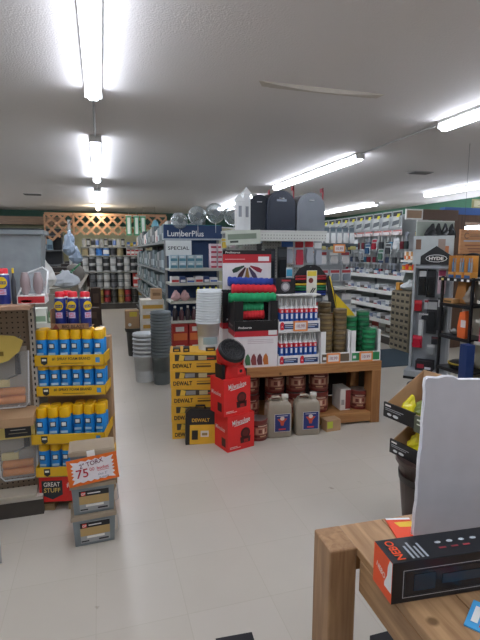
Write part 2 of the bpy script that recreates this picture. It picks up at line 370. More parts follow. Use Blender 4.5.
# ---------------------------------------------------------------- BACK WALL PAINT SHELF
zs = [1.69, 1.455, 1.02, .585]
bk = gondola('shelving_unit', 'shelves', 'grey metal shelving full of paint cans below the lattice at far back', (-.5, 13.2, 0), 0, 1.75, .45, 1.7, zs, back='#262624', sh='#8a8b85', base=.17, uprights=3)
fill(bk, 1.69, .05, 1.2, [PC('#a5a6a2', '#b0b0ac', 'white paint can', .21, .05), PC('#2a2a2c', '#9a9a96', 'black grey paint can', .21, .05), PC('#a0a09c', '#24262a', 'black labelled paint can', .21, .05), PC('#a8a8a4', '#5d73a5', 'blue labelled paint can', .21, .05)], 'on top of the far paint shelf', group='paint cans on the far top shelf')
fill(bk, 1.69, 1.22, 1.7, [CT(.07, .1, .13, '#3c62a0', '#d9d4c0', None, 'small blue carton'), CT(.07, .1, .1, '#d9c44a', '#8a7a2a', None, 'small yellow carton')], 'at right end of the far top shelf', group='small cartons on the far top shelf')
fill(bk, 1.455, .03, 1.15, [PC('#8a8268', '#857c60', 'beige paint can', .19, .085), PC('#a2a6aa', '#8d9196', 'grey paint can', .19, .085), PC('#3b72b0', '#2a62a8', 'blue paint can', .19, .085), PC('#3f74b4', '#c8cdd2', 'blue and white paint can', .19, .085), PC('#3a3c40', '#2c2e32', 'dark paint can', .19, .085)], 'on far second shelf', group='paint cans on the far second shelf')
fill(bk, 1.455, 1.2, 1.72, [CT(.1, .12, .1, '#c9c6c2', '#b23c3c', None, 'red banded carton', 2)], 'at right of far second shelf', group='red and white cartons at the back')
fill(bk, 1.02, .02, 1.72, [PC('#8f9496', '#a6a9aa', 'pale grey paint can', .19, .085)+(2, .195), PC('#8d9092', '#2a2c2e', 'black labelled paint can', .19, .085)+(2, .195)], 'on far third shelf', group='paint cans on the far third shelf')
fill(bk, .585, .02, 1.3, [PC('#8a8c8a', '#a9aaa8', 'white paint pail', .19, .085)+(2, .195), PC('#2e3032', '#53565a', 'black paint pail', .19, .085)+(2, .195), PC('#5e6264', '#888a8a', 'grey paint pail', .19, .085)+(2, .195)], 'on far fourth shelf', group='pails on the far fourth shelf')
fill(bk, .585, 1.35, 1.72, [CT(.16, .2, .19, '#b33a34', '#d6cfc8', None, 'red carton', 2)], 'at right of far fourth shelf', group='red cartons at the back')
fill(bk, .17, .02, 1.72, [PC('#4a2a2a', '#8a2c30', 'dark red stain can', .185, .085)+(2, .19), PC('#2c2c2a', '#3a3a36', 'black stain can', .185, .085)+(2, .19), PC('#7a6434', '#8f783c', 'yellow brown stain can', .185, .085)+(2, .19)], 'on far lowest shelf', group='stain cans on the far lowest shelf')

# lattice panels
def lattice(name, label, x0, x1, z0, z1, Y, arch=None):
    r = root(name, 'lattice'); r.location = (x0, Y, 0); r['label'] = label; W = x1-x0
    b = MB(); p = .27; Hh = z1-z0
    def inside(x, z): return arch is None or z > arch(x/W)
    for s in (1, -1):
        k = -Hh
        while k < W+Hh:
            step = 8; pts = []
            for j in range(int(Hh/.03)+1):
                z = z0+j*.03; x = (k+(z-z0)) if s == 1 else (k+Hh-(z-z0))
                if 0 <= x <= W and inside(x, z): pts.append((x, z))
            if len(pts) > 1:
                a, c = pts[0], pts[-1]; b.beam((a[0], s*.006, a[1]), (c[0], s*.006, c[1]), .055, .01, W_LAT)
            k += p
    b.build('slats', r)
    b = MB().box(0, W, -.02, .02, z1-.02, z1+.05, W_LAT).box(-.02, .02, -.02, .02, z0, z1, W_LAT).box(W-.02, W+.02, -.02, .02, z0, z1, W_LAT)
    b.build('frame', r); return r
lattice('lattice_panel', 'pale wooden lattice panel lit by the lamp above the paint shelf', -.62, .98, 2.0, 2.5, 13.0)
lattice('lattice_panel', 'brown lattice panel with curved lower edge left of the lit one', -1.32, -.64, 1.75, 2.5, 13.02, arch=lambda t: 1.78+.24*t)
lattice('lattice_panel', 'brown lattice panel right of the banners behind the aisle shelving', 1.0, 1.75, 1.65, 2.5, 12.9)
for i, x in enumerate((.75, .95, 1.12)):
    r = root('hanging_banner', 'banner'); r.location = (x, 12.75, 1.98); r['label'] = f'green and white vertical hanging banner, {onm(i,3)} of three, before the lattice'; r['group'] = 'green hanging banners'
    MB().box(-.07, .07, 0, .01, 0, .5, M('#4c8f6c')).rect(-.035, .04, .04, .46, 0, M('#cfd6ce')).build('cloth', r)
    MB().tube([(-.08, .005, .51), (.08, .005, .51)], .008, STEEL).tube([(0, .005, .51), (0, .005, H-1.98)], .002, STEEL).build('rod', r)
r = root('hanging_ornament', 'ornament'); r.location = (1.42, 12.6, 2.25); r['label'] = 'blue round ornament hanging before the right brown lattice'
MB().lathe([(.02, -.12), (.09, -.08), (.1, 0), (.06, .1), (.01, .14)], M('#5b8ea0', .3), 12).build('globe', r); MB().tube([(0, 0, .13), (0, 0, H-2.25)], .003, DARK).build('cord', r)

# ---------------------------------------------------------------- LEFT-FACING AISLE GONDOLA (runs to the back)
ag = gondola('gondola_shelving', 'shelves', 'long grey shelving run along right of the left aisle', (.9, 12.9, 0), -pi/2, 6.5, .5, 2.0, [1.7, 1.27, .95, .6], back='#43494a', sh='#6b706f', base=.15, uprights=6)
cols = [('#5f7074', '#9aa6a8', 'grey blue pack'), ('#737c7d', '#3f5054', 'pale grey pack'), ('#4f6260', '#8b9894', 'sea green pack'), ('#8a8c89', '#55595c', 'white pack'), ('#414c50', '#7c8688', 'slate pack')]
for zi, (z, nm, hh) in enumerate([(1.7, 'top shelf', .26), (1.27, 'second shelf', .3), (.95, 'third shelf', .24), (.6, 'fourth shelf', .26), (.15, 'bottom deck', .3)]):
    ch = cols[zi:]+cols[:zi]
    if zi == 0: ch = [('#b8b4ac', '#d6d2ca', 'cream pack'), ('#c9c4c0', '#a05a5a', 'pink labelled pack')]+cols
    fill(ag, z, .1, 6.45, [CT(.2+.03*k, .28, hh*(.8+.06*k), a, b_, None, d) for k, (a, b_, d) in enumerate(ch)], f'on the aisle run {nm}', group=f'packs on the aisle run {nm}', gap=.02)
b = MB(); 
# endcap with LumberPlus header
ec = gondola('endcap_display', 'shelves', 'navy endcap display with LumberPlus header and grey shelves', (.82, 5.85, 0), 0, .74, .45, 1.72, [1.34, 1.16, .93, .68], back='#22385a', sh='#a9a9a0', base=.15)
b = MB().box(-.02, .76, 0.32, .36, 1.72, 1.905, M('#1d3558', .5)); b.rect(0, .74, 1.90, 1.904, .32, M('#3d8f93')); b.text('LumberPlus', .27, 1.79, .32, .075, M('#e9ecec'), w=.48, bold=.01); b.box(-.02, .76, .28, .33, 1.705, 1.725, M('#9ba3a8')); b.build('header_sign', ec)
MB().box(.7, .74, 0, .02, .15, 1.33, M('#94866a')).build('side_post', ec)
MB().tube([(-.02, .34, 1.9), (1.25, .34, 1.86)], .01, STEEL).build('display_rod', ec)
r = MB().box(-.17, .17, 0, .006, 0, .2, M('#c6cac8')).text('SPECIAL', 0, .1, 0, .045, M('#22262c'), w=.28, bold=.01).build('sale_sign'); tag(r, 'white SPECIAL sign on the navy endcap panel', 'sign'); r.location = (1.03, 6.27-.01, 1.5)
r.location = (.985, 6.12, 1.5)
fill(ec, 1.34, .02, .54, [CT(.095, .14, .085, '#9fb4bb', '#4d7c8c', '#d0d8d8', 'pale blue bulb pack', 2)], 'on endcap top shelf', group='bulb packs on the endcap')
fill(ec, 1.34, .54, .73, [CT(.08, .12, .062, '#c9b9bd', '#a8324a', None, 'white and red carton', 5)], 'of endcap corner piles', group='red and white cartons on the endcap')
fill(ec, 1.16, .03, .7, [CT(.1, .15, .08, '#c8c6c4', '#b03a3c', None, 'white and red carton'), CT(.07, .15, .08, '#2e3f68', '#c9c9cc', None, 'navy carton'), CT(.1, .15, .06, '#cfcfcc', '#45609a', None, 'white and blue carton')], 'on endcap second shelf', group='small cartons on the endcap second shelf')
fill(ec, .93, .03, .28, [(bagged, (.11, .14, '#b08f8f', 3), .1, 'pinkish bagged item')], 'on endcap third shelf', group='bagged items on the endcap')
fill(ec, .93, .34, .7, [(bottle, ('#c9c832', '#2a2a2a', .2, .03), .065, 'yellow bottle')], 'on endcap third shelf', group='yellow bottles on the endcap')
fill(ec, .68, .03, .7, [(bottle, ('#2a2024', '#c9c9c9', .19, .032), .07, 'dark bottle'), (bottle, ('#4a2a30', '#b9b9b9', .17, .032), .07, 'maroon bottle')], 'on endcap fourth shelf', group='dark bottles on the endcap')
fill(ec, .15, .03, .7, [CT(.2, .3, .24, '#a8322c', '#d0703a', '#d9d4cc', 'red carton', 2)], 'on endcap bottom deck', group='red cartons on the endcap deck')
# clear globe shades hanging over it
def shade():
    r = root('glass_shade', 'lamp shade'); G = M('#d7e0e2', .05, tr=.75)
    MB().lathe([(.03, -.02), (.075, -.005), (.1, .03), (.105, .06), (.1, .062), (.094, .032), (.07, .004), (.03, -.012)], G, 20, axis='Y', cap=False).build('bowl', r)
    MB().lathe([(.035, -.024), (.035, 0)], M('#5c6264', .3, .5), 14, axis='Y').build('hub', r)
    MB().tube([(0, .03, -.1), (0, .03, -.2)], .003, STEEL, 4).build('stem', r); return r
for i, (x, z, s) in enumerate([(.88, 1.9, .9), (1.09, 1.965, 1.0), (1.30, 1.995, 1.08), (1.515, 1.965, 1.0), (1.7, 1.90, .85)]):
    put(shade, (), (x*1.15, 6.14, 1.55+(z-1.55)*1.15), 0, f'clear round glass shade mounted above the LumberPlus sign, {onm(i,5)} of five', 'clear glass shades', sc=(s*1.2, 1, s*1.2))

# ---------------------------------------------------------------- LEFT AISLE FLOOR STOCK
def bucket_stack_item(c, rr, h, rib, name='bucket'):
    o = MB().lathe([(rr*.8, 0), (rr*.92, h-.03), (rr*1.03, h-.028), (rr*1.03, h-.018), (rr*.96, h-.016), (rr*1.0, h), (rr*.97, h), (rr*.78, .012), (rr*.01, .012), (rr*.01, .002), (rr*.8, 0)], M(c, .35), 20, cap=False).build(name); o['category'] = 'bucket'; return o
N = 15
for i in range(N):
    put(bucket_stack_item, ('#5e6668', .12, .36, 0), (.65, 5.45, i*.036), 0, f'dark grey bucket in the tall nested pile, {ORD[i]} from the floor', 'dark grey nested buckets')
for i in range(6):
    put(bucket_stack_item, ('#c4c8c9', .14, .34, 0), (.47, 5.62, i*.05), 0, f'white plastic pail in the low pile beside grey buckets, {ORD[i]} from floor', 'white nested pails')
for k in range(4):
    put(carton, (.3, .3, .13, '#c4c0b4', '#b9903c', '#d8d6d0'), (.64, 6.2, .4+k*.131), 0, f'white shipping carton with amber strip behind the grey buckets, {ORD[k]} from bottom', 'white cartons behind the buckets')
r = MB().box(-.19, .19, 0, .36, 0, .398, M('#8a8880')).build('storage_bin'); tag(r, 'grey bin under the stack of white cartons', 'bin'); r.location = (.64, 6.17, 0)
r = MB().box(-.07, .07, 0, .14, 0, .14, CARD).rect(-.05, .05, .05, .09, 0, CARD_D).build('carton'); tag(r, 'small brown carton on top of the white cartons', 'box'); r.location = (.7, 6.25, .4+4*.131)
r = MB().lathe([(.09, 0), (.11, .38), (.13, .39), (.13, .42)], M('#3a3b38'), 16).lathe([(.125, .37), (.125, .4)], M('#2a2b28'), 16).build('barrel'); tag(r, 'black tapered tub on the aisle floor under a brown carton', 'tub'); r.location = (.44, 7.1, 0)
r = MB().box(-.1, .1, 0, .18, 0, .27, CARD).rect(-.04, .07, .18, .25, 0, M('#b9a53a')).oval(-.04, .06, .025, .025, 0, WHITE).build('carton'); tag(r, 'brown carton with yellow label on the black tub', 'box'); r.location = (.42, 7.02, .421)
for k in range(2):
    put(carton, (.16, .16, .3, '#5a4038', None, None), (.6, 7.2+k*.0, .001+k*.301), 0, f'dark brown carton beside the black tub, {["lower","upper"][k]} one', 'dark brown cartons in the aisle')
# left of aisle: gondola run on the left (facing aisle)
lg = gondola('gondola_shelving', 'shelves', 'dark shelving run along left of the left aisle', (-.27, 4.2, 0), pi/2, 6.8, .5, 1.04, [.78, .45], back='#453f38', sh='#4a443c', base=.15, uprights=6)
MB().box(-.01, .01, -.02, .52, 0, 1.04, M('#33241e')).build('end_panel', lg); MB().box(6.79, 6.81, -.02, .52, 0, 1.04, M('#33201a')).build('end_panel', lg)
mx = [CT(.22, .3, .2, '#6b5a48', '#a59a86', None, 'brown carton'), CT(.18, .3, .22, '#a8a496', '#6a6a62', None, 'pale carton'), CT(.2, .3, .17, '#4f5a52', '#93a090', None, 'green grey carton')]
fill(lg, .78, .05, 6.7, mx, 'on the left run upper shelf', group='cartons on the left run upper shelf')
fill(lg, .45, .05, 6.7, mx[1:]+mx[:1], 'on the left run lower shelf', group='cartons on the left run lower shelf')
MB().box(.0, 6.8, .0, .5, 1.04, 1.06, M('#5a544a')).build('top_board', lg)
zt = 1.061
def junk(o, label, cat, loc, rz=0): tag(o, label, cat); o.location = loc; o.rotation_euler = (0, 0, rz); return o
junk(MB().box(-.16, .16, 0, .28, 0, .14, M('#8f8a7c')).rect(-.1, .06, .03, .09, 0, M('#b9b4a4')).build('carton'), 'grey beige carton on left run near the white bag', 'box', (-.45, 4.75, zt+.0), .1)
junk(MB().box(-.08, .08, 0, .2, 0, .17, M('#8e6f54', .8)).rect(-.05, .05, .02, .05, 0, M('#6a5038')).build('carton'), 'brown carton on left run behind the green machine', 'box', (-.42, 5.35, zt), 0)
o = put(bagged, (.2, .26, '#c9c9c6', 5), (-.52, 4.62, zt+.142), 0, 'white plastic bag with yellow label on grey carton of left run', sc=(1, 1, 1.15))
MB().rect(-.05, .0, .09, .16, -.075, M('#d8c020')).rect(-.02, .05, .04, .08, -.08, M('#a03038')).build('label_patch', o)
o = put(bagged, (.26, .17, '#a9b0b6', 9), (-.33, 4.85, zt+.142), .3, 'grey blue wrapped plastic sheeting on grey carton of left run')
for i, (x, y, z, w_, h_, c) in enumerate([(-.60, 4.45, zt, .16, .2, '#b0b3ac'), (-.36, 4.45, zt, .14, .13, '#8a9080'), (-.30, 5.6, zt, .12, .2, '#5f6a72')]):
    put(bagged, (w_, h_, c, 90+i), (x, y, z), 0, ['pale wrapped bundle at the near left of left run top', 'greenish wrapped bundle at the near end of left run top', 'slate wrapped bundle behind the green machine'][i])
# green bench machine
r = root('bench_machine', 'machine'); tag(r, 'green bench machine on top of the left shelving run', 'machine'); r.location = (-.34, 5.12, zt+.171)
junk(MB().box(-.13, .13, 0, .22, 0, .17, M('#7d786a')).rect(-.1, .06, .03, .09, 0, M('#a09a8a')).build('carton'), 'dull grey carton under the green machine', 'box', (-.36, 5.08, zt), 0)
MB().prism([(-.1, 0), (.1, 0), (.07, .04), (.05, .12), (-.06, .12), (-.08, .04)], 0, .14, M('#2f6a4a', .4)).build('body', r)
MB().lathe([(.012, -.04), (.012, .16)], M('#3f7f58', .4), 10, c=(.06, .05, .13), axis='Y').tube([(.06, .05, .13), (.14, .05, .2)], .01, M('#3f7f58')).build('crank', r)
# hanging blue-grey plastic items
for i, (x, y, z) in enumerate([(-.40, 6.8, 1.5), (-.34, 7.2, 1.38), (-.44, 7.7, 1.62)]):
    put(bagged, (.16, .26, '#7d8c9c', 20+i), (x, y, z), 0, f'blue grey plastic wrapped item hanging over the left run, {onm(i,3)} of three', 'blue grey wrapped items')
r = root('display_rack', 'rack'); tag(r, 'slim steel rack holding the blue grey wrapped items', 'rack'); r.location = (-.45, 7.9, 0)
MB().box(-.02, .02, 0, .04, zt, 2.05, STEEL).build('pole', r); MB().tube([(0, 0, 1.98), (.08, -1.2, 1.96)], .008, STEEL).build('arm', r)
r = root('pedestal_fan', 'fan'); tag(r, 'dark round fan at right end of the left run top', 'fan'); r.location = (-.32, 6.3, zt)
MB().lathe([(.1, 0), (.09, .02), (.02, .03), (.015, .12)], M('#57534e'), 14).build('stand', r); MB().lathe([(.02, -.03), (.11, -.02), (.125, 0), (.11, .03), (.03, .06)], M('#6a665f'), 18, c=(0, 0, .22), axis='Y').build('cage', r)
zz = [('#4a3a2c', .2, .26), ('#6b6458', .17, .2), ('#2f2c2a', .22, .3), ('#57493a', .15, .18), ('#3c4640', .2, .16), ('#7c7568', .16, .24), ('#2a2422', .24, .3)]
for i in range(18):
    c, w_, h_ = zz[(i*3) % 7]; y = 5.55+i*.29
    put(carton, (w_, .2, h_, c, '#8a8272' if i % 3 else None, None), (-.42-.05*(i % 3), y, zt), pi/2*(i % 2)+.1, f'mixed carton on the left run top, {ORD[i]} toward the back', 'mixed cartons on the left run top')
for i, (x, y, h_) in enumerate([(-.16, 9.2, .5), (-.14, 9.2, .42), (-.12, 10.3, .8)]):
    if i != 1: put(carton, (.2, .2, h_, '#3f2f27', None, '#5a463a'), (x, y, 0), 0, ['dark brown carton standing on the floor beside the left run', '', 'taller dark brown carton at the far end of left run'][i])
# near end: small goods beside the foam cans
for i, (w, h, c, c2, x, z0) in enumerate([(.1, .1, '#cfd2c6', '#7da07a', -.47, .9), (.09, .08, '#4f6a4a', '#8da088', -.36, .9), (.1, .09, '#b8b7ae', '#606a60', -.25, .9)]):
    pass
er = gondola('endcap_display', 'shelves', 'small cluttered endcap behind the can display', (-.72, 3.7, 0), 0, .52, .4, 1.2, [1.02, .8, .55], back='#6a655c', sh='#b9b9b0', base=.15)
MB().box(.44, .52, .0, .34, .15, 1.0, M('#3a2a22')).build('side_panel', er)
fill(er, 1.02, .03, .5, [CT(.09, .12, .11, '#c9ccc2', '#7b937a', None, 'white and green carton'), CT(.08, .12, .08, '#4b6849', '#a9b59f', None, 'green carton')], 'on the cluttered endcap top', group='cartons on the cluttered endcap top')
fill(er, .8, .03, .5, [(paint_can, ('#c9c9c2', '#8a9a8a', .1, .045), .09, 'small white pot'), CT(.1, .12, .1, '#7c6a54', '#b2a48c', None, 'small brown carton')], 'on the cluttered endcap middle', group='small goods on the cluttered endcap')
# far left: tall dark shelf unit below the band
fl = gondola('wall_shelving', 'shelves', 'tall dark wall shelving at far left under the wooden band', (-4.2, 13.9, 0), 0, 3.2, .4, 2.2, [2.0, 1.6, 1.2, .8], back='#33363a', sh='#55595c')
fill(fl, 1.6, 1.9, 3.1, [CT(.14, .2, .3, '#6f8a9a', '#43586a', None, 'blue grey tall carton'), CT(.14, .2, .26, '#47525c', '#808a92', None, 'slate tall carton')], 'on far left wall shelving', group='tall cartons on far left shelving')

# ---------------------------------------------------------------- LEFT PEGBOARD UNIT
lx = -1.35
lu = gondola('pegboard_display', 'shelves', 'tan pegboard display unit with steel upright at left edge', (lx, 2.82, 0), 0, .965, .17, 1.27, [], backm=PEG_T, base=.12, sh='#a9a39a', hooks=[(.72, 1.06, .1), (.88, 1.06, .1), (.86, .66, .1), (.7, .62, .1)])
MB().box(.0, .99, -.22, .17, 1.255, 1.275, M('#9a7a62', .6)).build('top_shelf', lu, label='thin brown top shelf')
b = MB()
for z in [i*.035+.2 for i in range(30)]: b.rect(.943, .951, z, z+.018, .118, BLACK)
b.build('upright_slots', lu)
MB().box(.932, .962, .118, .149, 0, 1.25, M('#b0aaa0', .5, .3)).build('slotted_upright', lu)
# roller kits (clear packs with orange rollers)
def roller_kit():
    r = root('roller_kit', 'paint roller kit'); CL = M('#c8ccce', .1, alpha=.1)
    b = MB().prism([(-.11, .03), (-.08, 0), (.08, 0), (.11, .03), (.12, .34), (-.12, .34)], -.06, -.055, CL); b.tube([(-.11, -.05, .34), (-.1, -.05, .03), (-.08, -.05, .005), (.08, -.05, .005), (.1, -.05, .03), (.115, -.05, .34)], .005, M('#d5d8d8', .2)); b.build('clear_tray', r)
    for k, z in enumerate((.045, .095)):
        MB().lathe([(.02, -.09), (.024, -.088), (.024, .075), (.02, .08)], M('#cf8a50', .9), 14, c=(0, -.025, z), axis='X').build('roller_cover', r)
    MB().box(-.1, .1, -.012, 0, .0, .36, M('#9a958c')).build('backing_card', r)
    MB().tube([(.05, -.03, .3), (.05, -.03, .2), (-.02, -.03, .17), (-.02, -.03, .13)], .005, STEEL).prism([(.035, .2), (.065, .2), (.06, .32), (.04, .32)], -.04, -.02, M('#33343a', .4)).build('roller_handle', r)
    MB().box(-.09, .0, -.045, -.02, .13, .17, M('#cfc08c')).build('foam_pad', r); return r
put(roller_kit, (), (-.54, 2.96, .64), 0, 'clear roller kit with orange rollers, upper one on the pegboard hooks', 'roller kits')
k2 = put(roller_kit, (), (-.52, 2.96, .19), 0, 'clear roller kit with orange rollers, lower one above the base deck', 'roller kits')
for (xx, zz, cap_) in ((-.5, 0, 0),):
    pass
r = tag(MB().prism([(-.02, .0), (.19, .0), (.19, .09), (-.02, .09)], 0, .006, M('#c5b268')).rect(.03, .17, .01, .075, 0, DARK).rect(.06, .14, .05, .054, -.001, M('#b9b9b0')).rect(.05, .15, .03, .034, -.001, M('#8f8a70')).build('header_card'), 'yellow and black header card above the lower roller kit', 'card'); r.location = (-.6, 2.85, .475)
r = tag(MB().prism([(-.3, .12), (.0, .12), (.1, .11), (.145, .08), (.12, .02), (.06, -.03), (-.02, -.05), (-.3, -.05)], 0, .006, M('#b9a150')).rect(-.3, .04, .0, .025, 0, M('#77601f')).build('header_card'), 'large rounded yellow card hanging on the tan pegboard at left edge', 'card'); r.location = (-.58, 2.82, .975)
r = tag(MB().box(-.14, .12, 0, .22, 0, .05, CARD).build('carton'), 'flat brown carton between the two roller kits', 'box'); r.location = (-.52, 2.73, .585)
r = tag(MB().box(-.16, .2, 0, .12, 0, .02, M('#a09a8c')).build('flat_tray'), 'pale flat tray on base deck of the pegboard unit', 'tray'); r.location = (-.62, 2.80, .121)
# stuff on top shelf
ts = 1.276
put(wd_can, (.19, .033), (-.495, 2.7, ts), 0, 'navy spray can with red cap on the brown shelf at left edge')
put(wd_can, (.19, .033), (-.62, 2.72, ts), 0, 'navy spray can with red cap, mostly out of frame at left')
put(bottle, ('#3a3c40', '#c9b020', .19, .012), (-.448, 2.72, ts), 0, 'slim dark bottle with yellow tip beside the navy can')
r = root('display_box', 'display box'); tag(r, 'clear topped red and white display box of wrapped gloves on shelf', 'display box'); r.location = (-.36, 2.68, ts)
MB().box(-.07, .07, 0, .15, 0, .045, M('#c9c5c2')).rect(-.065, .065, .005, .04, 0, M('#a8262c')).rect(-.05, -.0, .01, .022, 0, WHITE).build('tray', r, label='red and white tray')
MB().prism([(-.07, .045), (-.045, .15), (.03, .19), (.075, .17), (.08, .045)], .13, .135, M('#c9cfd1', .1, alpha=.35)).tube([(.07, .02, .04), (.08, .1, .17), (.05, .13, .19), (-.03, .13, .16), (-.066, .02, .045)], .005, M('#c9cccc', .3)).build('clear_lid', r)
for k, x in enumerate((-.035, .03)): MB().lathe([(.012, 0), (.026, .03), (.026, .08), (.015, .12)], M('#8d7f7f', .35), 10, c=(x, .07, .045)).build('wrapped_glove', r)
r = root('storage_tote', 'storage tote'); tag(r, 'large translucent grey storage tote behind the cans on top shelf', 'storage tote'); r.location = (-.64, 2.87, ts)
TT = M('#858d90', .25, var=.15)
MB().loft([(-.3, 0), (.3, 0), (.3, .2), (-.3, .2)], 0, [(-.33, -.02), (.33, -.02), (.33, .22), (-.33, .22)], .37, TT).rect(-.2, .04, .24, .33, -.022, M('#b9b9b6')).rect(-.2, .04, .305, .33, -.024, M('#9a4a3a')).build('tub', r)
MB().box(-.345, .345, -.035, .235, .37, .395, M('#757d80', .3)).build('lid', r)

# shopping-trolley like white wire bin at the extreme left edge
r = root('wire_basket', 'wire basket'); tag(r, 'white wire basket stand at extreme left edge', 'wire basket'); r.location = (-.62, 2.3, 0)
b = MB()
for k in range(9): b.tube([(-.1+.0*k, .1, .05+k*.07), (.07, .1, .05+k*.07), (.08, -.35, .05+k*.07)], .004, M('#a9acae', .3))
for y in (-.35, -.12, .1): b.tube([(.077, y, 0), (.077, y, .66)], .006, M('#a9acae', .3))
b.build('wire_frame', r)

# ---------------------------------------------------------------- FOAM CAN DISPLAY
FD = root('pallet_display', 'display'); tag(FD, 'yellow and red cardboard can display with five tiers beside pegboard unit', 'display')
fz = R(-11); FD.location = (-.203, 2.85, 0); FD.rotation_euler = (0, 0, fz)
YL = M('#ecbb20', .5); RD = M('#c0241f', .5); LOGO = M('#23282c')
MB().box(-.2, .2, -.04, .3, .06, .22, RD).mark([(-.06, .03), (0, 0), (.06, .03), (.06, .12), (-.06, .12)], -.125, .075, -.04, LOGO).text('GREAT', -.125, .172, -.041, .028, WHITE, w=.095, bold=.01).text('STUFF', -.125, .135, -.041, .028, M('#f0d070'), w=.095, bold=.01).text('#1', -.02, .165, -.04, .035, WHITE).build('red_base', FD, label='red printed base panel')
def tray(name, z, hh, y0, y1, x0=-.2, x1=.2, txt=True):
    b = MB().box(x0, x1, y0, y1, z, z+.006, CARD).box(x0, x1, y0, y0+.006, z, z+hh, YL).box(x0, x0+.005, y0, y1, z, z+hh, YL).box(x1-.005, x1, y0, y1, z, z+hh, YL)
    b.mark([(-.018, .0), (0, -.012), (.018, 0), (.018, .036), (-.018, .036)], -.145, z+hh/2-.014, y0, LOGO); b.rect(-.157, -.133, z+hh*.5, z+hh*.5+.012, y0-.001, M('#c9c9c0'))
    if txt: b.text('#1 SPRAY FOAM BRAND', .01, z+hh*.66, y0, .018, LOGO, w=.22, bold=.015); b.rect(-.05, .08, z+hh*.24, z+hh*.3, y0, M('#6a5a20'))
    b.rect(.15, .175, z+hh*.3, z+hh*.75, y0, M('#3f7fb0'))
    return b.build('tray', FD)
tray('t', .88, .068, .02, .2); tray('t', .697, .062, .02, .2)
tray('t', .43, .062, -.06, .3, -.22, .2, False); tray('t', .222, .062, -.05, .3, -.21, .2, False)
MB().box(-.2, .2, .215, .3, .29, 1.02, CARD).build('back_board', FD)
def fd(x, y): return (FD.location.x+cos(fz)*x-sin(fz)*y, FD.location.y+sin(fz)*x+cos(fz)*y)
tiers = [('top tier', .8865, .062, 2), ('second tier', .7035, .062, 2), ('third tier', .4365, -.02, 2), ('lowest tier', .2285, -.008, 2)]
for nm, z, y0, rows in tiers:
    for rr_ in range(rows):
        for i in range(6):
            if nm == 'lowest tier' and rr_ == 1: continue
            yy = y0+rr_*.066 + (.045 if nm == 'third tier' and i >= 3 and rr_ == 0 else 0)
            if nm == 'third tier' and i >= 3 and rr_ == 1: yy += .045
            x, y = fd(-.165+i*.066, yy)
            put(foam_can, (), (x, y, z), fz+rnd.uniform(-.15, .15), f'blue foam can with yellow cap, {onm(i,6)} in {["front","rear"][rr_]} row of {nm}', 'foam cans on the yellow display')
r = root('carton_tray', 'carton'); x, y = fd(.01, .05); tag(r, 'brown BIG BLAST carton tray on top of foam cans', 'carton'); r.location = (x, y, 1.096); r.rotation_euler = (0, 0, fz)
MB().box(-.115, .1, 0, .17, 0, .005, CARD_D).box(-.115, .1, 0, .005, 0, .035, M('#8c6a4c', .8)).box(-.115, -.11, 0, .1, 0, .12, M('#8c6a4c', .8)).box(.095, .1, 0, .1, 0, .035, M('#8c6a4c', .8)).text('BIG BLAST', .015, .018, 0, .02, M('#33221a'), w=.13, bold=.02).mark([(-.02, 0), (.02, 0), (0, .03)], -.085, .003, 0, M('#6a2a20')).build('tray', r)
for i, (xx, yy) in enumerate([(-.057, .095), (.018, .092), (.09, .09), (-.03, .16)]):
    x, y = fd(xx, yy+.002); put(wd_can, (.215, .032), (x, y, 1.102), fz+(.6 if i == 2 else 0), ['navy spray can with red cap, left of three in BIG BLAST tray', 'navy spray can with red cap, middle of three in BIG BLAST tray', 'navy spray can with red cap, right of three, label turned right', 'navy spray can behind the left can of the BIG BLAST tray'][i], 'navy spray cans in the BIG BLAST tray')
r = root('wooden_pallet', 'pallet'); tag(r, 'small wooden pallet under the red display base', 'pallet'); r.location = FD.location; r.rotation_euler = (0, 0, fz)
for k, y in enumerate((.02, .13, .24)): MB().box(-.2, .2, y-.03, y+.05, .042, .0595, W_PAL).build('deck_board', r)
for x in (-.16, .0, .16): MB().box(x-.04, x+.04, -.03, .29, 0, .042, W_PAL).build('block', r)

# ---------------------------------------------------------------- SCREW TUBS + ORANGE SIGN
def tub():
    r = root('fastener_tub', 'tub'); G = M('#6f777a', .3); LID = M('#8f8270', .5)
    w1, w0, d = .108, .1, .15
    MB().loft([(-w0, .008), (w0, .008), (w0, d-.008), (-w0, d-.008)], 0, [(-w1, 0), (w1, 0), (w1, d), (-w1, d)], .15, G).build('body', r)
    MB().box(-.116, .116, -.006, d+.006, .15, .172, LID).box(-.1, .1, 0, d, .172, .176, LID).build('lid', r)
    b = MB().box(-.072, .078, -.004, .006, .02, .135, M('#8c8f90')).rect(-.072, .078, .105, .135, -.004, M('#1b1b1d')).rect(-.072, .078, .06, .105, -.004, M('#a58a5a')).rect(-.062, -.04, .108, .13, -.005, M('#c03428')).text('GP', -.051, .119, -.006, .013, WHITE, bold=.02)
    b.rect(-.03, .035, .116, .122, -.005, M('#c9c9c9')).rect(-.04, .05, .045, .058, -.004, WHITE).rect(-.068, -.03, .027, .034, -.004, DARK).rect(.02, .07, .027, .036, -.004, DARK).build('printed_label', r)
    MB().tube([(.113, .075, .13), (.126, .06, .1), (.128, .05, .04), (.112, .05, .02)], .0025, STEEL, 5).build('wire_handle', r); return r
for i in range(3):
    put(tub, (), (-.088+.002*i, 2.425+.004*i, i*.1765), R(3)-.02*i, f'grey fastener tub with gold and black label, {["bottom","middle","top"][i]} of the stack', 'fastener tubs')
r = root('price_sign', 'sign'); tag(r, 'orange and white handwritten price sign on the fastener tubs', 'sign'); r.location = (-.075, 2.408, .36); r.rotation_euler = (R(-6), R(-5), R(3))
b = MB().box(-.125, .125, -.004, 0, 0, .14, M('#ff7d28', .6))
pts = []
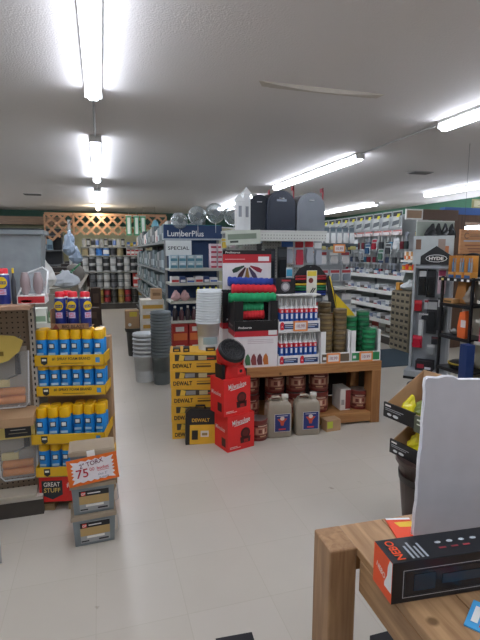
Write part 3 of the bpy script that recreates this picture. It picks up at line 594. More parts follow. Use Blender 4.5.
for i in range(40):
    a = 2*pi*i/40; k = 1 if i % 2 else .88
    u, v = cos(a), sin(a); q = max(abs(u), abs(v)); pts.append((u/q*.108*k, v/q*.058*k))
b.mark(pts, 0, .07, -.004, M('#d9d4d6')); b.text('2" TORX', -.005, .107, -.006, .024, M('#5d1430'), w=.12, rot=.12, bold=.01); b.text('75', -.055, .062, -.006, .045, M('#a01a2a'), w=.06, bold=.01); b.text('00', -.005, .075, -.006, .018, M('#b02a3a')); b.text('bucket', .05, .075, -.006, .017, M('#b02a3a'), w=.06, bold=.01); b.rect(.02, .08, .059, .061, -.006, M('#b02a3a')); b.text('also 3"', .045, .042, -.006, .013, M('#6a6a78')); b.text('in stock', .05, .024, -.006, .011, M('#6a6a78'))
b.build('card', r)
MB().box(-.02, .02, 0, .004, .12, .17, M('#c9c9c6')).build('tape', r)

# ================================================================ ISLAND
IY = 3.62; TZ = .58
_before = set(bpy.data.objects)
r = root('display_table', 'table'); tag(r, 'long stained pine display table with low shelf in the middle aisle', 'table'); r.location = (1.0, IY, 0); W = 1.40; D = .56
MB().box(0, W, 0, .05, TZ-.088, TZ-.022, W_ISL).build('front_apron', r, .004); MB().box(0, W, D-.05, D, TZ-.1, TZ-.022, W_ISL).build('back_apron', r)
MB().box(0, W, 0, D, TZ-.022, TZ, W_ISL).build('tabletop', r, .003)
for x, y in ((0, .051), (W-.09, .051), (0, D-.14), (W-.09, D-.14)): MB().box(x, x+.09, y-.05*(y < .1), y+.09, 0, TZ-.088, W_ISLV).build('leg', r, .004)
MB().box(.09, W-.09, 0, .04, .02, .105, W_ISL).build('bottom_rail', r, .004); MB().box(.0, W, .041, D, .08, .1, W_ISL).build('lower_shelf', r)
MB().box(W-.02, W, .09, D-.14, .03, .08, W_ISL).build('side_rail', r)
MB().box(0.05, W-.05, D-.012, D-.002, .11, TZ-.1, M('#2a2420')).build('back_board', r)
r = MB().prism([(0, 0), (.012, 0), (-.012, .5), (-.024, .5)], 0, .4, M('#4a443c', .7)).build('leaning_board'); tag(r, 'thin dark board leaning on the right end of the pine table', 'board'); r.location = (2.44, 3.72, 0)

_skip0 = set(bpy.data.objects)
# DeWALT cartons
def dw_box():
    r = root('tool_set_carton', 'tool box'); Yc = M('#c99a2c', .55); K = M('#191919', .4)
    b = MB().box(0, .4, 0, .28, 0, .146, Yc, L=M('#b59048', .6)); b.build('carton', r)
    b = MB().text('DEWALT', .1, .037, 0, .036, K, w=.155, bold=.03).rect(.215, .33, .046, .054, 0, M('#8a6a2c')).rect(.215, .335, .022, .036, 0, M('#5a431c'))
    b.mark([(0, 0), (.34, 0), (.34, .04), (.0, .055)], .04, .078, 0, M('#3a3228')); b.rect(.12, .2, .085, .12, -.002, M('#7f7f7c')); b.rect(.23, .3, .083, .118, -.002, M('#a99c74')); b.mark([(-.02, 0), (.02, .0), (.03, .04), (-.01, .05)], .09, .08, -.002, M('#c9a63c')); b.rect(.3, .36, .09, .1, -.003, M('#b23a2a'))
    b.text('DW', -.14, .05, 0, .02, M('#6e5322'), 'L')
    b.build('print', r)
    return r
for i in range(5):
    put(dw_box, (), (.515+rnd.uniform(-.006, .006), 3.72, i*.1475), R(-9)+rnd.uniform(-.015, .015), f'yellow DeWALT tool set carton, {["bottom","second from bottom","middle","second from top","top"][i]} of the pile of five', 'DeWALT cartons')
# open top tray items on pile
def dwp(x, y): a = R(-9); return (.515+cos(a)*x-sin(a)*y, 3.72+sin(a)*x+cos(a)*y)
pz = 5*.1475
for i, (x, y, w, h, c) in enumerate([(.05, .03, .06, .03, '#2a2522'), (.13, .02, .05, .035, '#211f1e'), (.33, .03, .08, .03, '#332a24')]):
    px, py = dwp(x, y); r = MB().box(-w/2, w/2, 0, .08, 0, h, M(c, .4)).rect(-w*.3, w*.3, h*.3, h*.7, 0, M('#b98f2c')).build('bit_case'); tag(r, f'small black and yellow bit case on DeWALT pile, {onm(i,3)} of three', 'case', 'small bit cases'); r.location = (px, py, pz); r.rotation_euler = (0, 0, R(-9))
r = root('tool_case', 'tool case'); tag(r, 'black DeWALT tool case with yellow card standing before the carton pile', 'tool case'); r.location = (.60, 3.57, 0); r.rotation_euler = (R(-5), R(2), R(-7)); r.scale = (1.1, 1.1, 1.1)
MB().prism([(0, 0), (.225, 0), (.225, .235), (.2, .26), (.03, .27), (0, .24)], -.0, .075, M('#1f1e1e', .45)).build('case_body', r, .006)
MB().rect(.03, .222, .005, .15, -.002, M('#d0a32c')).rect(.045, .09, .04, .11, -.004, M('#28231c')).text('DEWALT', .11, .185, -.002, .026, M('#c9a038'), w=.13, bold=.02).rect(.11, .17, .06, .105, -.004, M('#c9c6be')).rect(.12, .16, .07, .09, -.005, M('#8a7a4a')).build('yellow_card', r, label='yellow printed card')
MB().tube([(.07, .035, .262), (.075, .035, .285), (.14, .035, .285), (.145, .035, .262)], .008, BLACK).build('handle', r)

# clear tub pile on DeWALT
for i in range(13):
    put(bucket_stack_item, ('#bcc2c3', .105, .25, 1), (.85+.001*i, 3.80, pz+.001+i*.021), 0, f'clear white plastic tub in the tall nested pile on DeWALT cartons, {ORD[i]} from bottom', 'clear nested tubs')
r = MB(); 
# printed mark of the lowest tub
t0 = PROTO[('bucket_stack_item', '#bcc2c3', .105, .25, 1)]
MB().add([(-.06+.015*i, -sqrt_, z) for z in (.05, .11) for i, sqrt_ in enumerate([.0865*math.sqrt(max(0, 1-((-.06+.015*j)/.0865)**2))+.004+(.006 if z > .1 else 0) for j in range(9)])], [(i, i+1, i+10, i+9) for i in range(8)], M('#8a9fa0', .5)).build('printed_band', t0)

# Milwaukee boxes and fan
def mil_box():
    r = root('fan_carton', 'box'); RD2 = M('#c0211f', .5); K = M('#3b1512', .5)
    MB().box(0, .25, 0, .2, 0, .29, RD2).build('carton', r)
    b = MB().text('Milwaukee', .125, .235, 0, .042, WHITE, w=.165, bold=.008, rot=.1).mark([(0, 0), (.13, .016), (.13, .022), (0, .006)], .06, .198, 0, WHITE)
    b.mark([(.045*cos(a), .045*sin(a)) for a in [2*pi*k/14 for k in range(14)]], .165, .13, 0, K).mark([(-.045, 0), (.045, 0), (.05, .05), (-.05, .05)], .165, .05, 0, K).rect(.15, .19, .055, .08, -.002, M('#8a1a18')).oval(.165, .13, .03, .03, -.002, M('#5a1c18'))
    b.rect(.02, .09, .03, .036, 0, M('#d9b8b0')).rect(.02, .12, .02, .025, 0, M('#d9b8b0'))
    b.text('Milwaukee', -.11, .17, 0, .035, M('#e8d8d4'), 'L', w=.14, bold=.005).mark([(-.03, 0), (.03, 0), (.03, .07), (-.03, .07)], -.06, .03, 0, K, 'L'); b.build('print', r); return r
ma = R(16.5)
put(mil_box, (), (.89, 3.33, 0), ma, 'red Milwaukee carton standing on the floor, lower of two', 'red Milwaukee cartons')
put(mil_box, (), (.862, 3.335, .291), ma+R(1), 'red Milwaukee carton stacked on another, under the jobsite fan', 'red Milwaukee cartons')
r = root('jobsite_fan', 'fan'); tag(r, 'red and black Milwaukee jobsite fan standing on the red cartons', 'fan'); r.location = (.95, 3.44, .582); r.rotation_euler = (0, 0, ma)
RD3 = M('#b01c1c', .4)
MB().prism([(-.085, 0), (.1, 0), (.1, .03), (.08, .09), (-.07, .1), (-.085, .04)], -.06, .07, RD3).rect(.02, .08, .025, .075, -.062, M('#c93030')).oval(.05, .05, .014, .014, -.064, BLACK, n=10).build('base', r, .004)
MB().box(-.11, -.086, -.05, .06, 0, .11, BLACK).build('side_guard', r); MB().box(.101, .115, -.05, .06, 0, .06, BLACK).build('side_guard', r)
for sx in (-1, 1): MB().prism([(sx*.088, .06), (sx*.1, .06), (sx*.112, .19), (sx*.098, .2)], -.02, .04, RD3).build('yoke_arm', r)
h = MB(); h.T = Matrix.Translation((-.01, 0, .18)) @ Matrix.Rotation(R(-48), 4, 'X') @ Matrix.Scale(1.12, 4)
h.lathe([(.03, .06), (.085, .045), (.098, .02), (.1, -.03), (.094, -.05), (.08, -.055)], [BLACK, RD3, RD3, BLACK, BLACK], 24, axis='Y', cap=False).lathe([(.02, -.055), (.088, -.052)], M('#121214', .4), 24, axis='Y', cap=False).lathe([(.002, -.062), (.02, -.06), (.022, -.05)], BLACK, 14, axis='Y')
hd = h.build('fan_head', r)
g = MB(); g.T = h.T
for rr_ in (.035, .055, .075, .09): g.tube([(rr_*cos(2*pi*k/20), -.058, rr_*sin(2*pi*k/20)) for k in range(21)], .0018, M('#2a2a2c'), 4)
for k in range(12): g.tube([(.02*cos(k*pi/6), -.059, .02*sin(k*pi/6)), (.092*cos(k*pi/6), -.056, .092*sin(k*pi/6))], .0018, M('#2a2a2c'), 4)
g.build('grille', hd)

_skip1 = set(bpy.data.objects)
# ProSource boxes with glove rolls
def ps_box(label, x, y, z, w, d, h, rz=0, cut=0, header=0, fans=('#3a6a45', '#7a3a3a', '#5a3038', '#a9642c')):
    r = root('glove_display_box', 'display box'); tag(r, label, 'display box'); r.location = (x, y, z); r.rotation_euler = (0, 0, rz)
    RB = M('#a3202a', .5); K = M('#121214', .4); Wc = M('#c9c6c6', .5)
    t = .006; rb0, rb1 = h*.47, h*.555; zc = h-cut
    b = MB().box(0, w, 0, t, 0, zc, Wc).box(0, t, t, d, 0, h, Wc).box(w-t, w, t, d, 0, h, Wc).box(t, w-t, d-t, d, 0, h, K).box(t, w-t, t, d-t, 0, t, Wc)
    if cut: b.box(0, w*.2, 0, t, zc, h, K).box(w*.82, w, 0, t, zc, h, K)
    b.build('carton', r)
    b = MB().rect(0, w, rb1, zc, 0, K).rect(0, w, rb0, rb1, 0, RB).rect(w*.78, w*.98, rb0+.01, rb0+.05, -.002, Wc).text('ProSource', w*.24, rb1+.03, -.001, .018, WHITE, w=w*.3, bold=.03)
    for face_pts in ((-d, 0),): b.rect(-d, 0, rb1, h, 0, K, 'L').rect(-d, 0, rb0, rb1, 0, RB, 'L'); b.text('ProSource', -d*.5, rb1+.04, 0, .02, WHITE, 'L', w=d*.5)
    for k, z_ in enumerate((rb0-.03, rb0-.045, rb0-.06)): b.rect(w*.3, w*.9, z_, z_+.004, 0, M('#a89aa0'))
    for k, c in enumerate(fans): b.mark([(0, 0), (.04, 0), (.035, .07), (.018, .1), (0, .08), (-.01, .04)], w*(.26+.14*k), .02, -.001, M(c))
    b.build('print', r); return r
ps = ps_box('front black red and white ProSource carton holding coloured glove rolls', 1.042, 3.64, TZ, .375, .28, .565, R(-1), cut=.165)
for i, (z, c, L_, y_, nm) in enumerate([(.44, '#c22a30', .22, .03, 'red glove roll low inside the front ProSource opening'), (.505, '#2a8a5c', .21, .04, 'green glove roll inside the front ProSource opening'), (.59, '#1f8a58', .40, -.005, 'long green glove roll lying across the front ProSource carton'), (.655, '#c02630', .38, .06, 'long red glove roll lying above the green one'), (.71, '#2a3f8c', .41, .15, 'long blue glove roll, topmost on ProSource cartons')]):
    b = MB(); L2 = L_/2; nseg = 26; pts = []
    prof = [(.012, -L2)]+[(.038+.004*sin(k*2.1)+.003*rnd.random(), -L2+L_*k/nseg) for k in range(nseg+1)]+[(.012, L2)]
    b.lathe(prof, M(c, .9, var=.2), 16, axis='X'); b.lathe([(.002, L2+.001), (.016, L2+.002)], BLACK, 10, axis='X')
    o = b.build('glove_roll'); tag(o, nm, 'roll'); o.location = (1.042+.187+(.01 if i > 2 else -.02), 3.64+.06+y_, TZ+z); o.rotation_euler = (0, R(-1.5+i), R(-2))
# rear box with header
ps2 = ps_box('rear ProSource carton behind the glove rolls', 1.0, 3.935, TZ, .41, .22, .62, 0)
b = MB().box(0, .44, 0, .006, 0, .34, M('#c6c2c2', .5)).rect(0, .44, .305, .34, 0, M('#121214')).rect(0, .44, .23, .305, 0, M('#a3202a')).text('ProSource', .09, .322, -.001, .018, WHITE, w=.13, bold=.02).rect(.32, .42, .245, .285, -.002, M('#c9c6c6')).rect(.02, .2, .26, .265, -.002, M('#d9b0b0'))
for k, (c, a) in enumerate([('#7a1a2c', 1.15), ('#382f48', .58), ('#80602a', .0), ('#3d1c24', -.58), ('#263c2e', -1.15)]):
    ca, sa = cos(a), sin(a); pl = [(-.006, .03), (.006, .03), (.021, .11), (.015, .145), (-.015, .145), (-.021, .11)]
    b.mark([(x*ca-z*sa, x*sa+z*ca) for x, z in pl], .21-.0*a, .17-.0, -.001, M(c)) if False else b.mark([(x*ca-(-z)*sa, x*sa+(-z)*ca) for x, z in pl], .22, .215, -.001-.0006*k, M(c))
o = b.build('header_card', ps2, label='ProSource header card with a fan of coloured gloves'); o.location = (.0, .02, .56-.3+.315-.0); o.location = (0, -.012, .645)
# black boxed light between rolls and caulk
r = MB().box(0, .17, 0, .12, 0, .13, M('#1d1c1f', .35)).oval(.085, .06, .042, .042, 0, M('#6d6b70')).oval(.085, .06, .028, .028, -.001, M('#a9a7a8')).rect(.05, .13, .105, .12, 0, M('#a03038')).build('boxed_lamp'); tag(r, 'black carton with round grey picture on top of the caulk trays', 'box'); r.location = (1.425, 3.72, 1.195)

# caulk trays
def caulk():
    r = root('caulk_tube', 'caulk tube')
    MB().lathe([(.0205, 0), (.0205, .195), (.014, .2)], [M('#c6c8c8', .4), M('#b9bcbc')], 12).build('tube', r)
    MB().lathe([(.021, .03), (.021, .15)], M('#1f4c98', .4), 12, cap=False).lathe([(.0212, .15), (.0212, .185)], M('#c22f36', .4), 12, cap=False).rect(-.009, .009, .1, .142, -.0212, M('#d5dde4')).rect(-.007, .007, .155, .175, -.0214, M('#d9c0c0')).build('label_sleeve', r)
    MB().lathe([(.009, .198), (.006, .255), (.003, .275)], M('#b9bbb8', .4), 8).build('nozzle', r); return r
def ctray(label, z):
    r = root('caulk_display_tray', 'display tray'); tag(r, label, 'display tray'); r.location = (1.425, 3.635, z); Wc = M('#c9c9c9', .5)
    b = MB().box(0, .375, 0, .005, 0, .085, Wc).box(0, .375, .14, .145, 0, .21, Wc).box(0, .005, .005, .14, 0, .1, Wc).box(.37, .375, .005, .14, 0, .1, Wc).box(0.005, .37, .005, .14, 0, .005, Wc)
    for k in (0, 1):
        x0 = .012+k*.185; b.rect(x0, x0+.165, .018, .062, 0, M('#1e355e')).mark([(0, 0), (.03, 0), (.03, .06), (.015, .07), (0, .06)], x0+.005, .012, -.001, M('#bf2b35')).text('A', x0+.02, .04, -.002, .014, WHITE, bold=.02).rect(x0+.045, x0+.15, .045, .051, -.001, WHITE).rect(x0+.045, x0+.13, .03, .036, -.001, M('#9ab0d0'))
    b.build('tray', r)
    MB().box(.003, .372, .141, .146, .21, .30, Wc).build('back_flap', r); return r
for j, (z, nm) in enumerate([(TZ+.001, 'lower caulk tray'), (TZ+.3, 'upper caulk tray')]):
    ctray(f'white red and navy {nm} on the pine table', z)
    for rw in (0, 1):
        for i in range(8): put(caulk, (), (1.425+.034+i*.0438, 3.635+.032+rw*.06, z+.006), 0, f'white red and blue caulk tube, {onm(i,8)} in {["front","rear"][rw]} of {nm}', 'caulk tubes')
MB_SH = tag(MB().box(0, .38, 0, .15, 0, .01, M('#c9c9c7')).build('divider_board'), 'thin white board between the two caulk trays', 'board'); MB_SH.location = (1.4225, 3.633, TZ+.287)
tag(MB().box(0, .38, 0, .15, 0, .01, M('#c9c9c7')).build('divider_board'), 'thin white board over the upper caulk tray under black carton', 'board').location = (1.4225, 3.633, 1.182)
def price_tag():
    r = root('price_tag', 'price tag'); b = MB().box(-.065, .065, -.003, 0, -.045, .045, M('#dc8a4a', .6)).rect(-.05, .05, -.03, .03, -.003, M('#d6cfcc')).text('10.99', 0, .0, -.005, .028, M('#8a3a44'), w=.07).build('card', r); return r
for x, z, y, w, lb in [(1.62, TZ+.343, 3.634, 1, 'on the upper caulk tray'), (1.93, TZ+.045, 3.629, 1, 'under the brown tins'), (2.245, TZ+.045, 3.629, 1.0, 'under the green tins')]:
    put(price_tag, (), (x, y-.003, z), 0, 'orange bordered handwritten price tag ' + lb, 'orange price tags')
# tins in white cartons
def tin(c, c2):
    r = root('tin', 'tin')
    MB().lathe([(.058, 0), (.06, .002), (.06, .044), (.058, .046)], M(c, .35), 18).build('body', r); MB().lathe([(.0605, .012), (.0605, .032)], M(c2, .4), 18, cap=False).build('label_band', r); return r
def tincarton(label, x, w, c):
    r = root('tin_display_carton', 'display carton'); tag(r, label, 'display carton'); r.location = (x, 3.632, TZ+.001); Wc = M('#c9cac8', .5)
    b = MB().box(0, w, 0, .005, 0, .09, Wc).box(0, .045, .005, .01, 0, .28, Wc).box(0, .005, .01, .3, 0, .28, Wc).box(w-.005, w, .005, .3, 0, .28, Wc).box(w-.025, w, 0.005, .01, 0, .28, Wc).box(.005, w-.005, .295, .3, 0, .28, Wc)
    b.box(.005, w-.005, .01, .295, 0, .005, Wc).rect(.01, w-.01, .01, .08, 0, M(c)).rect(.02, .05, .03, .055, -.001, M('#c9c9c9')); b.build('carton', r); return r
tincarton('white carton with brown strip holding tall piles of brown tins', 1.815, .28, '#5d5040'); tincarton('white carton with green strip holding piles of green tins', 2.10, .29, '#2a7a4a')
for cx, n_, col, nm, y in [(1.895, 9, ('#5c4c32', '#75633f'), 'left brown', 3.73), (2.025, 10, ('#4f4129', '#6b5a3a'), 'right brown', 3.72), (1.93, 11, ('#4f4129', '#6b5a3a'), 'rear brown', 3.85)]:
    for i in range(n_): put(tin, col, (cx, y, TZ+.007+i*.0465), rnd.random(), f'round brown tin in the {nm} pile, {ORD[i]} from bottom', 'brown tins')
for cx, n_, col, nm, y in [(2.19, 8, ('#125a34', '#1c7a4a'), 'rear left green', 3.85), (2.32, 9, ('#104e30', '#1b6e44'), 'rear right green', 3.855), (2.315, 6, ('#125a34', '#1f8250'), 'front green', 3.72)]:
    for i in range(n_): put(tin, col, (cx, y, TZ+.007+i*.0465), rnd.random(), f'round green tin in the {nm} pile, {ORD[i]} from bottom', 'green tins')
o = MB().prism([(0, 0), (.24, 0), (.24, .12), (.2, .18), (.0, .38)], 0, .006, M('#d6b622', .6)).build('yellow_panel'); tag(o, 'yellow slanted cardboard panel standing behind the tins', 'panel'); o.location = (2.06, 3.94, TZ+.22)
tag(MB().box(0, .3, 0, .12, 0, .22, M('#8d8b86')).build('carton'), 'grey carton behind the tins supporting the yellow panel', 'box').location = (2.03, 3.935, TZ+.001)
bpy.data.objects['yellow_panel'].location.z = TZ+.222
r = root('utility_knife', 'tool'); tag(r, 'tall black and yellow trimmed tool card leaning beside the bungee pack', 'tool'); r.location = (2.02, 3.9, 1.0)
MB().prism([(-.02, 0), (.05, 0), (.02, .2), (-.04, .34), (-.06, .32)], -.02, 0, M('#1c1c1c')).build('body', r); MB().tube([(.04, -.025, .02), (.0, -.025, .2), (-.035, -.025, .33)], .005, M('#c9b02a')).build('edge', r)

# stain pails below and in front of the table
def pail(r0=.088, h=.19):
    r = root('stain_pail', 'pail')
    MB().lathe([(r0*.94, 0), (r0, .008), (r0, h-.02), (r0*1.03, h-.016), (r0*1.03, h)], M('#6d2f2a', .35), 20).build('body', r)
    b = MB().lathe([(r0*1.01, h*.14), (r0*1.01, h*.82)], M('#8a5646', .5, var=.35), 20, cap=False)
    P = lambda a0, a1, z0, z1, k, m: b.add([(r0*k*sin(a0+(a1-a0)*j/6), -r0*k*cos(a0+(a1-a0)*j/6), h*zz) for zz in (z0, z1) for j in range(7)], [(j, j+1, j+8, j+7) for j in range(6)], m)
    P(-1.0, 1.0, .7, .8, 1.02, M('#4c1a1c')); P(-.5, .6, .72, .77, 1.03, M('#b99a86')); P(-.75, .75, .34, .64, 1.02, M('#a8806a')); P(-.45, -.1, .4, .58, 1.03, M('#6a3028')); P(.0, .15, .36, .6, 1.03, M('#c9ae98')); P(.25, .5, .42, .62, 1.03, M('#77382e')); P(-.9, .9, .18, .3, 1.02, M('#5a2320')); P(-.3, .4, .21, .27, 1.03, M('#b08868')); P(-1.5, -1.1, .3, .7, 1.02, M('#c0a890')); P(1.1, 1.5, .3, .7, 1.02, M('#c0a890')); b.build('label_band', r)
    MB().lathe([(r0*.9, h-.002), (r0*.92, h+.004)], M('#8d8682', .3, .6), 20).build('lid', r)
    MB().tube([(r0*1.04*cos(a), -r0*.35*abs(sin(a))-.0, h*.85-r0*.5*sin(a)*.3) for a in [pi*k/10 for k in range(11)]], .002, STEEL, 4).build('bail_handle', r); return r
for x, y, z, s, lb in [(1.225, 3.85, .101, 1, 'lower left pail of dark red stain behind the left jug'), (1.225, 3.85, .301, 1, 'upper left pail of dark red stain behind the left jug'), (1.455, 3.83, .101, 1, 'lower dark red stain pail behind the jugs, second pile'), (1.455, 3.83, .301, 1, 'upper dark red stain pail behind the jugs, second pile'),
        (1.655, 3.82, .101, 1, 'lower dark red stain pail of third pile behind right jug'), (1.655, 3.82, .301, 1, 'upper dark red stain pail of third pile behind right jug'), (1.87, 3.80, .101, 1, 'lower dark red stain pail of the rightmost pile'), (1.87, 3.80, .301, 1, 'upper dark red stain pail of the rightmost pile'),
        (2.27, 3.79, .101, .95, 'single dark red stain pail at right end of the low shelf'), (1.215, 3.52, 0, .93, 'dark red stain pail on the floor between red carton and jug')]:
    put(pail, (), (x, y, z), rnd.uniform(-.4, .4), lb, 'dark red stain pails', sc=(s, s, s*.98))
tag(MB().box(0, .1, 0, .18, 0, .2, M('#c3c0ba'), R=M('#c3c0ba')).rect(.05, .1, .01, .19, 0, M('#7a2a28')).rect(.01, .04, .05, .1, 0, M('#8d8a86')).build('stain_can'), 'square white and dark red can between pails on the low shelf', 'can').location = (2.06, 3.73, .101)
def jug():
    r = root('jug', 'jug'); J = M('#8c8374', .3)
    w, d = .115, .068; b = MB(); prof = [(.0, .94), (.012, 1), (.25, 1), (.29, .93), (.315, .74)]
    def ring(k, z):
        pts = []
        for i in range(24):
            a = 2*pi*i/24; c, s = cos(a), sin(a); pts.append((w*k*math.copysign(abs(c)**.3, c), d*k*math.copysign(abs(s)**.3, s)+d, z))
        return pts
    vs = []; [vs.extend(ring(k, z)) for z, k in prof]
    fs = [(j*24+i, j*24+(i+1) % 24, (j+1)*24+(i+1) % 24, (j+1)*24+i) for j in range(len(prof)-1) for i in range(24)]+[tuple(range(24))[::-1], tuple(96+i for i in range(24))]
    b.add(vs, fs, J, True); b.build('body', r)
    MB().tube([(-.075, d, .3), (-.078, d, .335), (-.055, d, .352), (.0, d, .348), (.025, d, .335), (.03, d, .31)], .013, J, 8).build('handle', r)
    MB().lathe([(.026, .31), (.026, .335), (.031, .336), (.031, .365), (.028, .368)], M('#c6c4ba', .4), 14, c=(.062, d, 0)).build('cap', r)
    b = MB().rect(-.05, .095, .055, .215, -.002, M('#c3c0c0')).rect(-.046, .091, .058, .212, -.0035, M('#23306a')).mark([(-.012, -.03), (.012, -.03), (.018, .0), (.045, .03), (.03, .035), (.008, .02), (0, .05), (-.008, .02), (-.03, .035), (-.045, .03), (-.018, 0)], .02, .14, -.005, M('#b0452e')).oval(.02, .175, .02, .018, -.006, M('#c9b9b0')).rect(-.012, .052, .072, .084, -.005, M('#c43a32')).rect(-.03, .07, .195, .2, -.005, M('#c9c9d9'))
    b.build('printed_label', r); return r
put(jug, (), (1.395, 3.475, 0), R(-2), 'large cloudy plastic jug with blue eagle label, left of the pair', 'cloudy plastic jugs', sc=(.95, .92, .97))
put(jug, (), (1.648, 3.475, 0), R(-4), 'large cloudy plastic jug with blue eagle label, right of the pair', 'cloudy plastic jugs', sc=(.95, .92, .97))
tag(MB().box(0, .14, 0, .1, 0, .1, CARD, R=CARD_D).rect(.005, .06, .03, .09, 0, M('#a9b03a')).build('carton'), 'small brown open carton with yellow label on floor before table', 'box').location = (1.83, 3.5, 0)
bpy.data.objects[[o.name for o in bpy.data.objects if o.get('label', '').startswith('small brown open')][0]].rotation_euler = (0, 0, R(8))

# the table and what stands on or under it are turned slightly towards the aisle
RT = R(-3.5); PV = (1.7, 3.6)
for o in set(bpy.data.objects)-_before-(_skip1-_skip0):
    if o.parent is None and o.type in ('MESH', 'EMPTY'):
        x, y = o.location.x-PV[0], o.location.y-PV[1]
        o.location.x = PV[0]+cos(RT)*x-sin(RT)*y; o.location.y = PV[1]+sin(RT)*x+cos(RT)*y; o.rotation_euler.z += RT
# ================================================================ GONDOLA BEHIND THE ISLAND
pegs = [(x, z, .12) for x in (.1, .22, .34, .47, .58, .7, .82, .94) for z in (.0+1.64, 1.34)]
ig = gondola('pegboard_gondola', 'shelves', 'white pegboard gondola behind pine table with mailboxes on top', (1.18, 4.24, 0), 0, .97, .36, 1.73, [.95], backm=PEG_W, sh='#c4c3bb', base=.15, hooks=pegs)
MB().box(-.01, .98, .0, .37, 1.73, 1.755, M('#a9aba6', .5)).build('top_shelf', ig)
MB().box(.0, .97, .0, .02, 1.655, 1.73, PEG_W).build('top_pegboard', ig)
def mailbox(c, w=.28, h=.37, d=.34):
    r = root('mailbox', 'mailbox'); Cm = M(c, .3, .1); n = 16
    pts = [(-w/2, 0), (w/2, 0), (w/2, h-w/2)]+[(w/2*cos(pi*k/n), h-w/2+w/2*sin(pi*k/n)) for k in range(1, n)]+[(-w/2, h-w/2)]
    MB().prism(pts, 0.008, d, Cm).build('body', r)
    p2 = [(x*1.02, z*1.01) for x, z in pts]
    b = MB().prism(p2, -.012, .008, Cm); b.prism([(x*.86, z*.88+.02) for x, z in pts], -.016, -.012, Cm); b.build('door', r)
    MB().tube([(-.02, -.017, h*.8), (-.02, -.03, h*.8), (.02, -.03, h*.8), (.02, -.017, h*.8)], .005, STEEL, 5).build('door_pull', r)
    b = MB().box(w/2+.008, w/2+.014, .05, .075, h*.45, h+.06, M('#a83240')).box(w/2+.008, w/2+.014, .05, .12, h+.02, h+.06, M('#a83240')); b.build('flag', r); return r
mzz = 1.756
o = put(mailbox, ('#1f2735', .285, .37), (1.675, 4.26, mzz), 0, 'dark navy mailbox with arched door on top of white pegboard')
MB().mark([(-.05, -.01), (.05, -.01), (.05, .012), (.03, .012), (.02, .03), (0, .015), (-.02, .03), (-.03, .012), (-.05, .012)], 0, .28, -.017, M('#8d97a5')).build('emblem', o)
put(mailbox, ('#6e747b', .29, .36), (1.985, 4.26, mzz), 0, 'grey mailbox with arched door right of the navy one')
o = put(mailbox, ('#2a3038', .2, .33), (1.25+.0, 4.3, mzz), R(-8), 'black glossy mailbox, leftmost of three, beside white posts'); o.location = (1.475, 4.32, mzz)
for i, (x, y, hh) in enumerate([(1.35, 4.34, .33), (1.27, 4.3, .26)]):
    r = root('wrapped_post', 'post'); tag(r, f'white plastic wrapped post with pointed cap, {["taller right","shorter left"][i]} one', 'post', 'white wrapped posts'); r.location = (x, y, mzz if i == 0 else 1.756)
    MB().box(-.034, .034, -.034, .034, 0, hh, M('#c3c6c6', .25)).rect(-.015, .015, .12, .22, -.034, M('#7d8288')).build('post', r)
    a = [(-.042, -.042), (.042, -.042), (.042, .042), (-.042, .042)]; c2 = [(-.004, -.004), (.004, -.004), (.004, .004), (-.004, .004)]
    MB().loft(a, hh, a, hh+.012, M('#cfd2d2', .25)).loft(a, hh+.012, c2, hh+.07, M('#cfd2d2', .25)).build('cap', r)
# hanging goods on the island pegboard
IGY = 4.24+.36-.02
def hang(maker, args, x, y, z, label, group=None, s=None): return put(maker, args, (x, y, z), 0, label, group, sc=s)
for i, (x, z, w, h, a, c, d) in enumerate([(1.81, 1.42, .14, .25, '#c9c6c4', '#3f6ab0', 'white and blue'), (1.94, 1.40, .1, .27, '#bfc4ca', '#b8323a', 'blue and red'), (2.05, 1.42, .1, .25, '#8f9a9e', '#b8323a', 'red topped grey'), (2.15, 1.40, .09, .26, '#7c8286', '#c6c9ca', 'grey')]):
    put(pack, (w, h, a, c, '#b03a4a' if i == 1 else '#9aa0a8'), (x, 4.42, z), 0, f'{d} hanging pack on the white pegboard, {onm(i,4)} of the upper row', 'upper row packs on white pegboard')
for i, (x, z, w, h, a, c) in enumerate([(1.60, 1.25, .11, .33, '#15191d', '#2c3238'), (1.73, 1.25, .1, .35, '#14181b', '#2f3438'), (1.49, 1.42, .05, .22, '#151515', '#303030')]):
    put(pack, (w, h, a, c, '#1f2327'), (x, 4.35, z), 0, f'dark grey hanging pack on the white pegboard, {onm([1,2,0][i],3)} of three', 'dark packs on white pegboard')
for i, (x, c) in enumerate([(1.02, '#c9ad4a'), (1.1, '#b9a8b0'), (1.18, '#9fa8a0')]):
    put(pack, (.05, .1, '#b9bab4', c, c), (x+.1, 4.30, 1.58), 0, f'small pack at upper left of the white pegboard, {onm(i,3)} of three', 'small packs on white pegboard')
r = tag(MB().box(0, .34, 0, .005, 0, .13, M('#a9b0a4')).rect(.02, .3, .05, .1, 0, M('#6f7c6c')).rect(.04, .12, .02, .04, 0, M('#3d453c')).build('label_strip'), 'pale green sign strip below the wrapped posts', 'sign'); r.location = (1.12, 4.22, 1.61); r.rotation_euler = (0, R(-3), 0)
